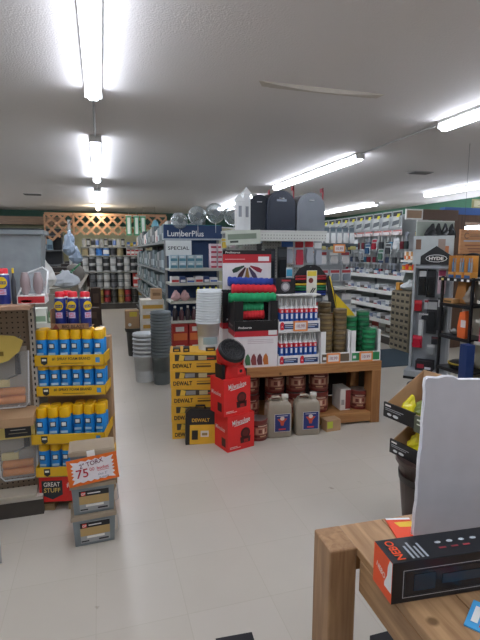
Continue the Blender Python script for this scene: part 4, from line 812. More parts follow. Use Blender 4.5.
# bungee pack
r = root('bungee_cord_pack', 'hanging pack'); tag(r, 'multicoloured bungee cord pack with white label hanging above caulk trays', 'hanging pack'); r.location = (1.83, 3.9, 1.145)
b = MB().prism([(-.15, 0), (.15, 0), (.16, .05), (.155, .2), (.09, .27), (.04, .29), (-.04, .29), (-.1, .26), (-.155, .19)], 0, .02, M('#161618')); b.build('card', r)
for k, c in enumerate(['#1f3f8f', '#1d2c6a', '#1f6f45', '#2a7d4c', '#c6a42a', '#151515', '#a3262e', '#7a1a20']):
    MB().tube([(-.15, -.012, .02+k*.024), (.15, -.012, .02+k*.024)], .0105, M(c, .6), 6).build('cord', r)
MB().box(-.05, .05, -.03, -.026, .0, .24, M('#c6c4b6')).rect(-.045, .045, .19, .235, -.03, M('#c4b23a')).oval(-.01, .15, .024, .024, -.031, M('#6a2a22')).mark([(0, 0), (.012, 0), (.05, .06), (.04, .065)], -.03, .02, -.031, DARK).mark([(0, 0), (.012, 0), (.05, .06), (.04, .065)], -.01, .02, -.031, DARK).build('white_label', r)
MB().tube([(0, 0, .27), (0, .35, .28), (0, .68, .28)], .004, STEEL).build('hanger', r)
put(pack, (.06, .28, '#b9c6cc', '#3f8fb0', '#b03038'), (1.655, 3.98, 1.13), 0, 'tall blue and red tube pack left of the bungee pack')

# ================================================================ SECOND GONDOLA (further back)
pz2 = [(x, z, .15) for x in (.15, .4, .65, .9, 1.1) for z in (1.75, 1.4)]
g2 = gondola('pegboard_gondola', 'shelves', 'grey pegboard gondola with silver packs further back', (2.5, 6.25, 0), 0, 1.2, .4, 1.9, [1.02, .75, .45], back='#8c9092', sh='#b9b9b3', base=.15, hooks=pz2)
MB().box(0, 1.2, -.0, .01, 1.62, 1.67, M('#3a4248')).build('tag_rail', g2)
for i in range(11): put(pack, (.085, .26, '#7a8082', '#4a5860', '#c6c9c8'), (2.58+i*.103, 6.3, 1.66), 0, f'silver tool pack, {onm(i,11)} in the top row of rear gondola', 'silver packs on the rear gondola')
for i in range(5): put(pack, (.13, .08, '#b39a4c', '#c98a3c', '#a9a36a'), (2.95+i*.165, 6.27, 1.655-.07), 0, f'amber banded pack under the silver row, {onm(i,5)}', 'amber packs on the rear gondola')
for i, x in enumerate((2.98, 3.38)): put(price_tag, (), (x, 6.24, 1.60), 0, f'orange price tag on the rear gondola rail, {["left","right"][i]} one', 'orange price tags at the back', sc=(1.5, 1, 1.4))
for i in range(6): put(pack, (.15, .2, '#9aa0a4', '#8f3a3e' if i % 2 else '#c3c6c8', '#c3c3c3'), (2.62+i*.19, 6.4, 1.36), 0, f'clear hardware pack, {onm(i,6)} in second row of rear gondola', 'hardware packs on the rear gondola')
for i in range(6): put(pack, (.16, .18, '#b0b4b6', '#a23a40', '#7f8890'), (2.62+i*.19, 6.35, 1.11), 0, f'red and white pack, {onm(i,6)} in third row of rear gondola', 'red and white packs on the rear gondola')
fill(g2, .75, .03, 1.17, [CT(.16, .2, .17, '#b5b6b4', '#7f8488', None, 'pale carton'), CT(.13, .2, .12, '#6f767a', '#b03a3a', None, 'grey carton')], 'on the rear gondola shelf', group='cartons on the rear gondola shelf')
fill(g2, .45, .03, 1.17, [CT(.14, .2, .2, '#8d7460', '#c3b8aa', None, 'brown carton'), CT(.15, .2, .16, '#9a3a36', '#c9c2bc', None, 'dull red carton')], 'on the rear gondola low shelf', group='cartons on the rear gondola low shelf')

# ================================================================ RIGHT AISLE GONDOLA (faces left)
RX = 4.48; RY1 = 10.6; RL = RY1-6.5
rg = gondola('gondola_shelving', 'shelves', 'long white shelving run on the right aisle under the tool wall', (RX+.12, RY1, 0), -pi/2, RL, .5, 2.2, [], back='#a5a9a8', sh='#d0d0ca', base=.15, uprights=4)
for z, dp in [(1.12, .16), (.86, .06), (.62, -.04), (.4, -.1)]:
    MB().box(.0, RL, dp, .48, z-.02, z, M('#c6c6c0')).box(.0, RL, dp-.012, dp, z-.03, z+.035, M('#d0d0ca')).build('shelf', rg)
MB().prism([(0, 0), (0.001, 0)], 0, .01, WHITE) if False else None
b = MB(); b.T = Matrix.Rotation(0, 4, 'Z')
b.add([(RL, .5, .15), (RL, .14, .15), (RL, -.1, .5), (RL, .12, 1.2), (RL, .3, 1.5), (RL, .3, 2.2), (RL, .5, 2.2)], [(0, 1, 2, 3, 4, 5, 6)], M('#8f9392')); b.add([(RL+.012, .5, .15), (RL+.012, .14, .15), (RL+.012, -.1, .5), (RL+.012, .12, 1.2), (RL+.012, .3, 1.5), (RL+.012, .3, 2.2), (RL+.012, .5, 2.2)], [(0, 1, 2, 3, 4, 5, 6)], M('#9fa3a2')); b.build('end_panel', rg)
small = [CT(.12, .2, .09, '#9ba2a6', '#c3c6c6', None, 'grey parts pack'), CT(.1, .2, .12, '#c0c2c2', '#6d7a88', None, 'pale parts pack'), CT(.13, .2, .07, '#5b5550', '#a99e8a', None, 'brown parts pack'), CT(.11, .2, .1, '#b6b9ba', '#9a4444', None, 'white parts pack'), CT(.09, .2, .08, '#6a7590', '#c0c3c9', None, 'blue parts pack')]
for (z, dp, nm), k in zip([(1.12, .17, 'upper'), (.86, .07, 'second'), (.62, -.03, 'third'), (.4, -.09, 'fourth')], range(4)):
    fill(rg, z, .3, RL-.05, small[k:]+small[:k], f'on right run {nm} shelf', y=dp+.01, group=f'parts packs on the right run {nm} shelf', gap=.01)
fill(rg, .15, .3, RL-.05, [CT(.22, .26, .18, '#6a5648', '#c9c6c0', None, 'dark carton'), CT(.2, .26, .14, '#a33a36', '#d9d6d0', None, 'red carton'), CT(.2, .26, .16, '#b6b4ac', '#8a8a88', None, 'pale carton')], 'on right run bottom deck', y=.15, group='cartons on the right run deck')
tc = [('#3a4a6a', '#9aa0a8', 'blue handled'), ('#2f3a3a', '#9aa0a8', 'dark handled'), ('#7a2430', '#a9adb0', 'dark red handled'), ('#2c6a8a', '#a9adb0', 'teal handled'), ('#3b3f42', '#bfc3c4', 'grey handled'), ('#8a8e90', '#c6c9c9', 'silver')]
for rw, (z, hh) in enumerate([(1.60, .28), (1.36, .22), (1.16, .2)]):
    for i in range(26):
        a, c, d = tc[(i*5+rw*2+(i//3)) % 6]
        put(tool, (a, c, .26), on(rg, .5+i*.136, .30-.02*(i % 3), z), -pi/2, f'{d} hand tool, {onm(i,26)} in {["top","middle","lower"][rw]} row of right tool wall', 'hand tools on the right wall', sc=(1.9, 1.5, hh/.26))
for i in range(12):
    o = put(pack, (.27, .3, '#9fa4a4', '#26292a', '#b5bab8'), on(rg, .55+i*.29, .18, 1.93), -pi/2, f'large grey pack with black and yellow mark, {onm(i,12)} of the high row', 'large packs of the high row')
    if i == 0: MB().mark([(-.05, -.03), (.03, -.03), (.06, .03), (-.02, .03)], .02, .22, -.002, M('#c9c22e')).mark([(-.11, -.08), (.09, -.05), (.1, .02), (-.08, 0)], 0, .13, -.031, M('#4e5558')).build('badge', o)
    else:
        s0 = [c for c in PROTO[('pack', .27, .3, '#9fa4a4', '#26292a', '#b5bab8')].children if c.name.startswith('badge')][0]
        if not [c for c in o.children if c.name.startswith('badge')]: c = s0.copy(); COL.objects.link(c); c.parent = o
for i in range(12): put(pack, (.26, .09, '#c6b4b0', '#b56a64', '#c9c4c2'), on(rg, .55+i*.29, .19, 1.83), -pi/2, f'pink and white pack hanging under the high row, {onm(i,12)}', 'pink and white packs')
for i in range(16):
    c_ = ['#8a2030', '#2a4a6a', '#7f8486', '#b9bcbc', '#3a3d40', '#4a6a5a'][(i*5) % 6]
    put(pack, (.16, .2, '#a9aeae', c_, c_), on(rg, .6+i*.215, .12, [1.58, 1.4, 1.5][i % 3]), -pi/2, f'clear parts bag hanging among the right wall tools, {onm(i,16)}', 'clear parts bags on the right wall')
for i in range(9):
    put(bagged, (.2, .13, ['#8f9496', '#6a6e70', '#a5a9aa'][i % 3], 50+i % 3), on(rg, .5+i*.41, .3, 1.121), -pi/2, f'clear bagged part lying on right run upper shelf, {onm(i,9)}', 'clear bagged parts')
# drawer cabinet and shelf above
r = root('drawer_cabinet', 'cabinet'); tag(r, 'grey brown small parts drawer cabinet at the end of right run', 'cabinet'); r.location = (4.46, 6.47, 0); r.rotation_euler = (0, 0, -pi/2)
MB().box(0, .48, .02, .4, 0, .95, M('#77705f')).build('body', r)
for j in range(9):
    for i in range(4):
        d = MB().box(.012+i*.117, .122+i*.117, 0, .02, .02+j*.102, .112+j*.102, M('#857c68')).rect(.03+i*.117, .105+i*.117, .06+j*.102, .1+j*.102, 0, M('#2b2823')).build('drawer', r)
        if i == 0 and j == 0: pass
o = put(bagged, (.3, .17, '#b9bdbd', 31), (4.62, 6.2, .951), 0, 'clear plastic wrapped bundle on the drawer cabinet')
tag(MB().box(-.09, .09, 0, .12, 0, .09, M('#2f5f45')).rect(-.05, .05, .03, .06, 0, M('#8db09a')).build('carton'), 'green carton on the drawer cabinet', 'box').location = (4.72, 6.34, .951)
tag(MB().box(-.04, .04, 0, .08, 0, .12, M('#c08a3c')).rect(-.02, .03, .05, .1, 0, M('#7a4a20')).build('carton'), 'orange tan carton at left end of the drawer cabinet', 'box').location = (4.56, 6.36, .951)
# end section: orange goods over the drawers, facing the aisle
e2 = gondola('endcap_display', 'shelves', 'short shelf section of orange goods above the drawer cabinet', (4.62, 6.485, 0), -pi/2, .49, .34, 2.02, [1.42, 1.26], back='#a9b2a6', sh='#c0c0ba', base=0)
fill(e2, 1.42, .02, .47, [CT(.05, .1, .14, '#c3bcb2', '#c4622c', None, 'orange and white pack'), CT(.045, .1, .13, '#b9864a', '#d9cfc0', None, 'tan pack')], 'on the right endcap upper shelf', group='orange packs on right endcap')
fill(e2, 1.26, .02, .47, [(paint_can, ('#b83428', '#c9a22c', .08, .033), .066, 'red and yellow tub'), (paint_can, ('#c9652a', '#c23a28', .1, .03), .06, 'orange tub')], 'on the right endcap lower shelf', group='orange tubs on right endcap')
for i, (x, c, c2, w_) in enumerate([(.1, '#2a2824', '#c3a22c', .09), (.21, '#2f2c26', '#b99a30', .09), (.37, '#c99a2c', '#6a5420', .15)]):
    put(pack, (w_, .26, c, c2, c2), on(e2, x, .2, 1.62), -pi/2, f'black and yellow hanging pack above orange goods, {onm(i,3)} of three', 'yellow packs above orange goods')
r = root('end_panel_board', 'panel'); tag(r, 'white pegboard end panel of right run, dark bagged boots hung on it', 'panel'); r.location = (4.46, 5.92, 0)
MB().box(0, .66, 0, .02, 0, 2.0, M('#98a298', .6)).build('board', r)
MB().box(.0, .66, -.004, .024, 1.99, 2.01, M('#b9bcb6')).build('top_edge', r)
for i, (x, w) in enumerate([(4.62, .15), (4.76, .12), (4.88, .12), (4.99, .12)]):
    put(bagged, (w*1.15, .27, '#2c2f31', 40+i), (x, 5.84, 1.69), 0, f'dark bagged boot hanging high on the white end panel, {onm(i,4)} of four', 'dark bagged boots', rot=(0, R(12 if i == 0 else 3), 0))
r = MB().box(0, .29, 0, .02, 0, .15, M('#c6c6c2')).rect(.02, .27, .02, .13, 0, M('#8d755e')).build('notice_board'); tag(r, 'small cork board in white frame above the white end panel', 'notice board'); r.location = (4.22, 5.93, 2.011)
bpy.data.objects['notice_board'].location = (4.27, 5.93, 2.02)
tag(MB().box(0, .62, 0, .02, 0, .15, M('#5b4a40', .7)).build('wood_panel'), 'brown wood panel strip right of the cork board', 'panel').location = (4.57, 5.93, 2.02)

_h0 = set(bpy.data.objects)
# ================================================================ HYDE RACK
r = root('tool_display_rack', 'rack'); tag(r, 'grey metal HYDE tool rack with black house shaped sign', 'rack'); r.location = (3.63, 4.75, 0)
G = M('#9fa4a8', .4, .3)
MB().box(0, .03, .1, .24, .1, 1.42, G).build('side_frame', r); MB().box(.42, .45, .1, .24, .1, 1.42, G).build('side_frame', r)
MB().box(.03, .42, .2, .215, .1, 1.42, M('#8a8f93', .5)).build('back_panel', r)
MB().box(-.02, .47, -.06, .38, .03, .1, G).box(-.02, .12, -.08, .1, 0, .03, BLACK).box(.3, .47, -.08, .3, 0, .03, BLACK).build('base', r)
MB().box(.0, .45, .02, .04, 1.40, 1.74, M('#a9b0b0', .4)).rect(.03, .09, 1.58, 1.7, .02, M('#6a5040')).rect(.28, .36, 1.55, 1.7, .02, M('#8a7a70')).rect(.36, .4, 1.5, 1.62, .02, M('#a86a44')).build('header_panel', r)
MB().prism([(.1, 1.40), (.45, 1.40), (.45, 1.5), (.27, 1.62), (.1, 1.5)], -.02, .0, M('#17181a', .4)).oval(.275, 1.475, .12, .045, -.02, M('#c6c9c9')).oval(.275, 1.475, .112, .038, -.0215, M('#17181a')).text('HYDE', .275, 1.475, -.023, .04, WHITE, w=.16, bold=.04).build('house_sign', r)
MB().box(.03, .42, -.02, .01, 1.36, 1.385, G).build('top_rail', r)
for i, (x, z, w, h, c, c2, d) in enumerate([(.11, 1.02, .09, .32, '#17191b', '#c3c6c6', 'black and white'), (.21, 1.0, .1, .34, '#15171a', '#2c2f33', 'black'), (.33, 1.05, .09, .3, '#b9a3aa', '#8f2c4c', 'pink topped'), (.07, .82, .1, .14, '#9a2028', '#b83038', 'red'), (.17, .85, .05, .12, '#b3b6b6', '#8f3038', 'white'), (.12, .5, .06, .3, '#b9bcbc', '#8c8f90', 'slim white'), (.24, .55, .12, .42, '#24272a', '#a9acac', 'long dark'), (.34, .6, .08, .4, '#3a3d40', '#b9bcbc', 'long grey'), (.08, .36, .13, .16, '#a81e34', '#c03048', 'bright red'), (.25, .28, .1, .14, '#8f9496', '#b9bcbc', 'grey'), (.16, .72, .1, .08, '#2b2d30', '#c3c3c3', 'small dark'), (.3, .42, .1, .1, '#2a2c30', '#5a2a30', 'small black')]):
    put(pack, (w, h, c, c2, c), (3.63+x, 4.88, z), 0, f'{d} hanging pack on the HYDE rack')
tag(MB().box(0, .2, 0, .14, 0, .12, M('#1c1a1f')).rect(.02, .1, .03, .08, 0, M('#8c2030')).rect(.11, .18, .02, .05, 0, M('#c3c3c9')).build('carton'), 'black carton at the bottom of the HYDE rack', 'box').location = (3.73, 4.76, .101)

def turn(objs, pv, a, to=None):
    for o in objs:
        if o.parent is None:
            x, y = o.location.x-pv[0], o.location.y-pv[1]; t = to or pv
            o.location.x = t[0]+cos(a)*x-sin(a)*y; o.location.y = t[1]+sin(a)*x+cos(a)*y; o.rotation_euler.z += a
turn(set(bpy.data.objects)-_h0, (3.63, 4.75), R(-48), (3.62, 4.86))
_b0 = set(bpy.data.objects)
# ================================================================ BLACK ARCHED RACK
bx, by = 3.72, 4.28
r = root('display_rack', 'rack'); tag(r, 'black rack with arched top and beige back standing right of HYDE rack', 'rack'); r.location = (bx, by, 0)
K = M('#151517', .4)
for xx in (0, .435):
    for yy in (0, .375): MB().box(xx, xx+.025, yy, yy+.025, 0, 1.28, K).build('post', r)
MB().box(.03, .43, .3, .32, .05, 1.28, M('#a39c8a', .6)).build('back_panel', r)
arc = [(.015, .2, 1.28)]+[(.235-.22*cos(pi*k/12), .2, 1.36+.17*sin(pi*k/12)) for k in range(13)]+[(.455, .2, 1.28)]
MB().tube(arc, .012, K, 8).prism([(x*.96+.01, z) for x, _, z in arc], .205, .215, M('#1e2b33', .4)).rect(.17, .3, 1.44, 1.446, .204, M('#8a9398')).build('arched_header', r)
for k, z in enumerate((1.27, .98, .62, .25)): MB().box(.0, .46, -.03 if k == 0 else 0, .3, z-.02, z, K).box(.0, .46, -.035 if k == 0 else -.005, 0-.03*(k == 0), z-.035, z+.0, K).build('shelf', r)
b = MB(); [b.rect(x, x+.035, 1.238, 1.262, -.035, M('#c9b96a' if x < .1 else '#d0d0c9')) for x in (.04, .13, .23, .33, .41)]; b.build('price_strip', r)
for i, x in enumerate((.1, .21, .33)):
    q = root('hardware_box', 'display box'); tag(q, f'orange cardboard bit display on the black rack top shelf, {onm(i,3)} of three', 'display box', 'orange bit displays'); q.location = (bx+x, by+.04, 1.271)
    MB().box(-.045, .045, 0, .1, 0, .06, M('#b9813a')).box(-.045, .045, .09, .1, .06, .24, M('#b9813a')).prism([(-.045, .06), (-.04, .06), (-.04, .24), (-.045, .24)], .0, .09, M('#a87232')).rect(-.04, .04, .0, .03, 0, M('#34507a')).build('tray', q)
    for kk, dx in enumerate((-.02, .015)): MB().lathe([(.011, 0), (.011, .1), (.006, .11), (.006, .15)], M('#5f7f9f' if kk == i % 2 else '#8d8f90', .3, .3), 8, c=(dx, .04, .062)).build('bit', q)
tag(MB().prism([(-.09, 0), (.08, 0), (.08, .26), (-.03, .26)], 0, .12, M('#a9743c', .7)).build('carton'), 'tan slanted carton on second shelf of the black rack', 'box').location = (bx+.15, by+.14, .981)
tag(MB().box(-.07, .07, 0, .1, 0, .05, M('#a88050')).rect(-.06, .05, .01, .03, 0, M('#5c4326')).build('carton'), 'low tan carton at left front of the second shelf', 'box').location = (bx+.1, by+.02, .981)
for i, (x, y, z, w, h, c) in enumerate([(.33, .05, .981, .13, .2, '#8b8276'), (.3, .08, .621, .12, .17, '#a3a09a'), (.14, .06, .621, .12, .08, '#5d5a55')]):
    put(bagged, (w, h, c, 60+i), (bx+x, by+y+.05, z), 0, ['crumpled grey bag on the right of second rack shelf', 'clear bag on the right of the third rack shelf', 'dark bag lying left on the third rack shelf'][i])
tag(MB().prism([(-.05, 0), (.05, 0), (.06, .1), (.04, .3), (-.03, .28), (-.06, .12)], 0, .05, M('#c45a26')).rect(-.01, .06, .12, .2, 0, M('#c0b6b0')).build('orange_tool_pack'), 'orange and white tool pack on the third rack shelf', 'tool').location = (bx+.33, by+.01, .621)
q = root('basket', 'basket'); tag(q, 'black round basket with yellow rim on the lowest rack shelf', 'basket'); q.location = (bx+.22, by+.14, .251)
MB().lathe([(.11, 0), (.13, .06)], K, 20).lathe([(.132, .05), (.134, .065)], M('#a38e2c'), 20).build('bowl', q); MB().lathe([(.12, .066), (.09, .085), (.01, .09)], K, 20).build('lid', q)

turn(set(bpy.data.objects)-_b0, (bx, by), R(-88), (3.71, 4.44))
# far right shelf
fr = gondola('shelving_unit', 'shelves', 'dark shelf unit of blue and red goods at right edge', (3.73, 3.91, 0), -R(88), .6, .35, 1.3, [1.25, 1.05, .85, .62], back='#3a2f2a', sh='#b0aca4', base=.1)
fill(fr, 1.25, .02, .58, [(bottle, ('#a9a49c', '#b9b02c', .13, .02), .045, 'small grey yellow capped bottle')], 'on the right edge top shelf', group='small bottles on right edge')
fill(fr, 1.05, .02, .58, [(paint_can, ('#2c4a7a', '#3f6498', .11, .04), .08, 'blue tub')], 'on the right edge second shelf', group='blue tubs on right edge')
fill(fr, .85, .02, .58, [(paint_can, ('#b9b9b9', '#8a2a2c', .13, .045), .09, 'white and red tub')], 'on the right edge third shelf', group='white and red tubs on right edge')
fill(fr, .62, .02, .58, [CT(.12, .2, .15, '#b02a4a', '#c96a7a', None, 'crimson carton'), CT(.13, .2, .12, '#2b3d66', '#7d8ab0', None, 'navy carton')], 'on the right edge fourth shelf', group='cartons on right edge')
tag(MB().box(0, .1, 0, .1, 0, .6, M('#1f3463', .5)).rect(.01, .09, .2, .24, 0, M('#6f86b0')).build('carton'), 'tall dark blue carton right of the black rack', 'box').location = (3.57, 3.83, 0)
r = tag(MB().box(0, .16, 0, .2, 0, .14, CARD).prism([(0, .14), (.1, .14), (.05, .19)], 0, .2, CARD).build('carton'), 'open brown carton on the floor right of the black rack', 'box'); r.location = (3.38, 3.8, 0)
tag(MB().box(0, .5, 0, .3, 0, .45, M('#3a2118', .6)).build('bench_box'), 'dark brown box at the right edge beside the tall blue carton', 'box').location = (3.6, 2.7, 0)
tag(MB().box(0, .3, 0, .2, 0, .14, M('#2a4a80')).text('PO', .06, .07, 0, .05, WHITE, bold=.02).build('carton'), 'blue carton with white lettering at the right edge', 'box').location = (3.2, 3.5, 0)
# wooden plaque
r = root('wooden_sign', 'sign'); tag(r, 'orange brown wooden plaque sign hanging at the right edge', 'sign'); r.location = (3.86, 4.35, 1.53)
WS = wood('plaque_wood', '#a8754c', '#bd8a5e')
MB().box(0, .5, 0, .03, 0, .27, WS).oval(.08, .2, .035, .035, 0, M('#5a4636')).oval(.08, .2, .025, .025, -.001, WS).rect(.09, .11, .18, .22, -.002, WS).rect(.12, .3, .19, .196, 0, M('#5a4636')).rect(.13, .28, .205, .212, 0, M('#6a5444')).rect(.04, .4, .135, .15, 0, M('#8a95a0')).rect(.06, .4, .085, .1, 0, M('#7a4c34')).rect(.1, .36, .05, .062, 0, M('#6a4430')).rect(.12, .34, .02, .03, 0, M('#7a5038')).build('board', r)
for x in (.05, .45): MB().tube([(x, .015, .27), (x, .015, H-1.53)], .002, DARK, 4).build('chain', r)
r = MB().box(-.3, .3, -.02, 0, 0, .14, M('#8d8a5c')).rect(-.27, .27, .02, .12, -.02, M('#b3b090')).mark([(0, 0), (.2, .01), (.34, 0), (.3, .03), (.1, .035)], -.17, .05, -.021, M('#3c4a38')).rect(-.2, .2, .035, .042, -.021, M('#6c6a48')).build('wall_sign'); tag(r, 'small vintage style sign above the blue band at the right edge', 'sign'); r.location = (6.0, 6.24, 2.241)
o = put(strip_light, (2.82,), (7.79, 6.6, 2.06), 0, 'white fluorescent light added low on the right wall for the bright window streak', None, rot=(0, R(90), 0))  # added wall fixture, stands in for the bright streak in the window glass
# floor mats
tag(MB().box(0, .9, 0, 1.0, 0, .012, M('#2f3d46', .9)).build('floor_mat'), 'dark blue grey floor mat beyond the pine table', 'mat').location = (3.6, 5.35, 0)
tag(MB().box(0, .15, 0, .6, 0, .012, M('#1f1f22', .9)).build('floor_mat'), 'black floor mat edge at the very bottom of the picture', 'mat').location = (.34, 1.03, 0)
bpy.data.objects['floor_mat.001'].rotation_euler = (0, 0, R(-4))

# ================================================================ DUMP DISPLAY BEHIND THE WHITE BOARD
dx, dy, da = 1.50, 2.33, R(-80)
r = root('display_barrel', 'display'); tag(r, 'dark brown tapered barrel stand carrying two cardboard display trays', 'display'); r.location = (1.735, 2.06, 0)
MB().lathe([(.14, 0), (.18, .38), (.195, .385), (.195, .41)], M('#3d2f2a', .35), 24).lathe([(.174, .28), (.179, .32)], M('#241d1b', .3), 24, cap=False).build('barrel', r)
def dtray(label, x, y, z, sc_):
    r = root('display_tray', 'display tray'); tag(r, label, 'display tray'); r.location = (x, y, z); r.rotation_euler = (0, 0, da); r.scale = (sc_,)*3
    w, d, h = .42, .3, .22
    b = MB().box(0, w, 0, d, 0, .006, CARD).prism([(0, 0), (w, 0), (w, .075), (0, .075)], 0, .006, CARD).prism([(0, 0), (w, 0), (w, h+.03), (0, h+.03)], d-.006, d, CARD)
    for xx in (0, w-.006): b.add([(xx, 0, 0), (xx, d, 0), (xx, d, h+.03), (xx, 0, .075), (xx+.006, 0, 0), (xx+.006, d, 0), (xx+.006, d, h+.03), (xx+.006, 0, .075)], [(0, 3, 2, 1), (4, 5, 6, 7), (0, 4, 7, 3), (3, 7, 6, 2), (1, 2, 6, 5), (0, 1, 5, 4)], CARD)
    b.build('carton', r)
    MB().box(-.01, .23, -.012, -.001, -.005, .085, M('#151617', .4)).box(.23, .43, -.012, -.001, -.02, .075, M('#4b5040', .4)).rect(.005, .05, .065, .075, -.012, WHITE).rect(.005, .15, .05, .055, -.012, M('#8a8d8f')).rect(.005, .13, .04, .044, -.012, M('#8a8d8f')).oval(.04, .018, .018, .008, -.012, M('#b9bcbc')).oval(.09, .018, .022, .009, -.012, M('#b9bcbc')).rect(.25, .33, .05, .06, -.012, M('#c0c4b4')).rect(.25, .31, .025, .033, -.012, M('#c0c4b4')).build('printed_front', r)
    return r
dtray('upper cardboard display tray of yellow tapes behind the white board', 1.55, 2.245, .615, .95)
dtray('lower cardboard display tray of yellow tapes behind the white board', 1.57, 2.20, .411, .9)
def dt(t, x, y): return (t[0]+cos(da)*x-sin(da)*y, t[1]+sin(da)*x+cos(da)*y)
r = root('display_bracket', 'display part'); 
bpy.data.objects.remove(r)
for j, (tx, ty, tz, nm) in enumerate([(1.55, 2.245, .615, 'upper'), (1.57, 2.20, .411, 'lower')]):
    for i in range(4):
        x, y = dt((tx, ty), .09+i*.075, .07+.03*(i % 2)); 
        put(bagged, (.09, .13, ['#c9c028', '#6f7a3c', '#d8d02c', '#a9aca0'][i], 80+i+4*j), (x, y, tz+.007), da, f'yellow green wrapped tape in the {nm} cardboard tray, {onm(i,4)} of four', 'yellow packs in cardboard trays', rot=(R(-8), R(8), da+.7*i))
for o in [o for o in bpy.data.objects if o.name.startswith('display_tray')]: pass
tag(MB().box(-.01, .34, 0, .012, 0, .42, CARD).build('cardboard_back'), 'tall cardboard back panel joining both display trays', 'panel')
o = bpy.data.objects['cardboard_back']; xx, yy = dt((1.57, 2.20), .01, .29); o.location = (xx, yy, .411); o.rotation_euler = (0, 0, da)
r = root('basket', 'basket'); tag(r, 'black round lidded basket behind the upper cardboard tray', 'basket'); r.location = (2.6, 3.2, 0)
MB().lathe([(.13, 0), (.15, .42)], M('#232528', .4), 20).build('bowl', r); MB().lathe([(.165, .42), (.165, .44), (.14, .455)], K, 20).build('lid', r)

# ================================================================ COUNTER (foreground)
CZ = .68
r = root('counter_table', 'table'); tag(r, 'chunky pine counter table in right foreground', 'table'); r.location = (.615, 1.245, 0); r.rotation_euler = (0, 0, R(-2))
MB().box(0, .088, -.12, 0, 0, CZ, W_CTRV).build('leg', r, .006, label='thick corner post'); MB().box(1.2, 1.29, -.135, 0, 0, CZ-.03, W_CTRV).build('leg', r, .004)
MB().box(.02, .1, -1.5, -1.4, 0, CZ-.03, W_CTRV).build('leg', r, .004); MB().box(1.2, 1.29, -1.5, -1.4, 0, CZ-.03, W_CTRV).build('leg', r, .004)
for k in range(8):
    x0 = .087+k*.152; MB().box(x0, x0+.15, -1.5, -.0, CZ-.028, CZ-.002, W_CTR).build('tabletop_board', r, .003)
MB().box(.087, .12, -1.4, -.136, CZ-.13, CZ-.029, W_CTR).build('side_apron', r, .003); MB().box(.086, 1.2, -.05, -.01, CZ-.13, CZ-.029, W_ISL).build('back_apron', r, .003)
tag(MB().box(0, .5, 0, .5, 0, .3, M('#151518', .6)).build('storage_crate'), 'dark crate on the floor under the pine counter', 'crate').location = (.80, .69, 0)
# white foam board
r = root('foam_board', 'foam board'); tag(r, 'large white foam board with rough left edge standing on the counter', 'foam board'); r.location = (.896, 1.118, CZ); r.rotation_euler = (0, 0, R(-16.5))
edge = []; q = random.Random(4); n = 26
for k in range(n+1): edge.append((q.uniform(-.0018, .0018)+(-.004+.009*min(1, k/20)), .5*k/n))
top = [(.012, .505), (.04, .503), (.06, .508), (.085, .507), (.1, .499)]
MB().prism(edge+top+[(.95, .503), (.95, 0)], 0, .02, M('#bcbdc1', .45), M('#a9aaaf', .45)).build('sheet', r)
b = MB(); b.tube([(x-.001, .01, z) for x, z in edge], .0035, M('#cfd0d2', .6), 5).tube([(x, .01, z) for x, z in [edge[-1]]+top], .004, M('#cfd0d2', .6), 5); b.build('ragged_edge', r, label='lighter ragged foam edge')
# NEBO box
r = root('flashlight_box', 'box'); tag(r, 'long black NEBO box with orange end lying on the counter', 'box'); r.location = (.659, .897, CZ-.0015); r.rotation_euler = (0, 0, R(-5)); NH = .112
BK = M('#0f1318', .3); OR = M('#e2501f', .45)
MB().box(0, .42, 0, .095, 0, NH, BK, L=OR).build('carton', r, .0015)
b = MB().mark([(0, 0.03), (0, NH), (-.012, NH), (-.02, .09), (-.022, .065), (-.034, .04), (-.034, .03)], 0, 0, 0, M('#c9c9c6'), 'L').text('NEBO', -.052, .06, 0, .016, M('#d9c0b6'), 'L', w=.045, bold=.02, rot=-.25)
b.text('NEBO', .03, .046, NH, .024, OR, 'T', w=.075, bold=.02, rot=pi/2)
for k, w_ in enumerate((.05, .062, .045, .055)): b.rect(.06+k*.013, .066+k*.013, .008, .008+w_, NH, M('#8b9298'), 'T')
for k in range(3): b.rect(.15+k*.035, .17+k*.035, .03, .036, NH, M('#8a3038'), 'T')
for k in range(4): b.oval(.16+k*.035, .055, .009, .005, NH, M('#9aa0a6'), 'T', 10)
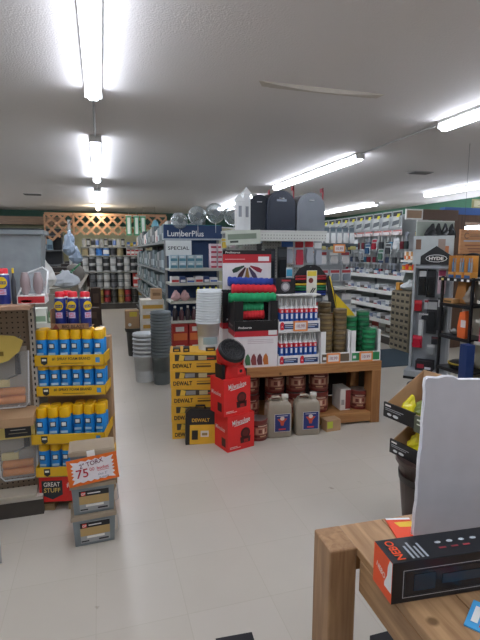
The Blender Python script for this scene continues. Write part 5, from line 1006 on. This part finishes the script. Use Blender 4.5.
b.rect(.03, .4, .014, .0155, 0, M('#aab0b4')); b.rect(.03, .4, .088, .0895, 0, M('#aab0b4')); b.rect(.03, .0315, .0155, .088, 0, M('#aab0b4'))
b.rect(.036, .39, .02, .083, 0, M('#141c24', .25)); b.rect(.06, .12, .03, .075, -.001, M('#1c2c3a', .2)); b.rect(.14, .32, .04, .066, -.001, M('#20303c', .2))
b.build('print', r)
# leaflet and card
r = MB().prism([(0, 0), (.001, 0)], 0, 0, WHITE) if False else None
b = MB().box(0, .08, 0, .11, 0, .004, M('#d5431f', .5)).mark([(.03, .06), (.08, .06), (.08, .09), (.02, .085)], 0, 0, .004, M('#e0b62c'), 'T').mark([(.0, .1), (.08, .1), (.08, .11), (.0, .11)], 0, 0, .004, M('#c9c9c6'), 'T')
o = b.build('leaflet'); tag(o, 'orange and yellow leaflet on the counter left of white board', 'leaflet'); o.location = (.835, 1.12, CZ-.001); o.rotation_euler = (0, 0, R(-14))
b = MB().box(-.04, .06, -.05, .03, 0, .004, M('#3f8fc0', .4)).rect(-.03, .05, -.04, .0, .004, M('#c93a34'), 'T').rect(-.02, .04, .005, .02, .004, WHITE, 'T')
o = b.build('seed_packet'); tag(o, 'blue red and white packet at the right edge of counter', 'packet'); o.location = (.835, .79, CZ-.001); o.rotation_euler = (0, 0, R(35))
o = copy_tree(o); o.location = (.79, .715, CZ-.001); o.rotation_euler = (0, 0, R(10)); o['label'] = 'blue and red packet nearest the camera on the counter'

# ---------------------------------------------------------------- world / colour
w = bpy.data.worlds.new('world'); scene.world = w; w.use_nodes = True
w.node_tree.nodes['Background'].inputs[0].default_value = (.6, .65, .7, 1); w.node_tree.nodes['Background'].inputs[1].default_value = .05
vs = scene.view_settings; vs.view_transform = 'Standard'; vs.look = 'None'; vs.gamma = 1; vs.use_curve_mapping = False; vs.exposure = 0.95
scene.cycles.max_bounces = 8
_seen = {}
for o in bpy.data.objects:
    l = o.get('label')
    if l and o.parent is None:
        if not 4 <= len(l.split()) <= 16: print('LABEL LEN', len(l.split()), l)
        if l in _seen: print('DUP', l)
        _seen[l] = 1
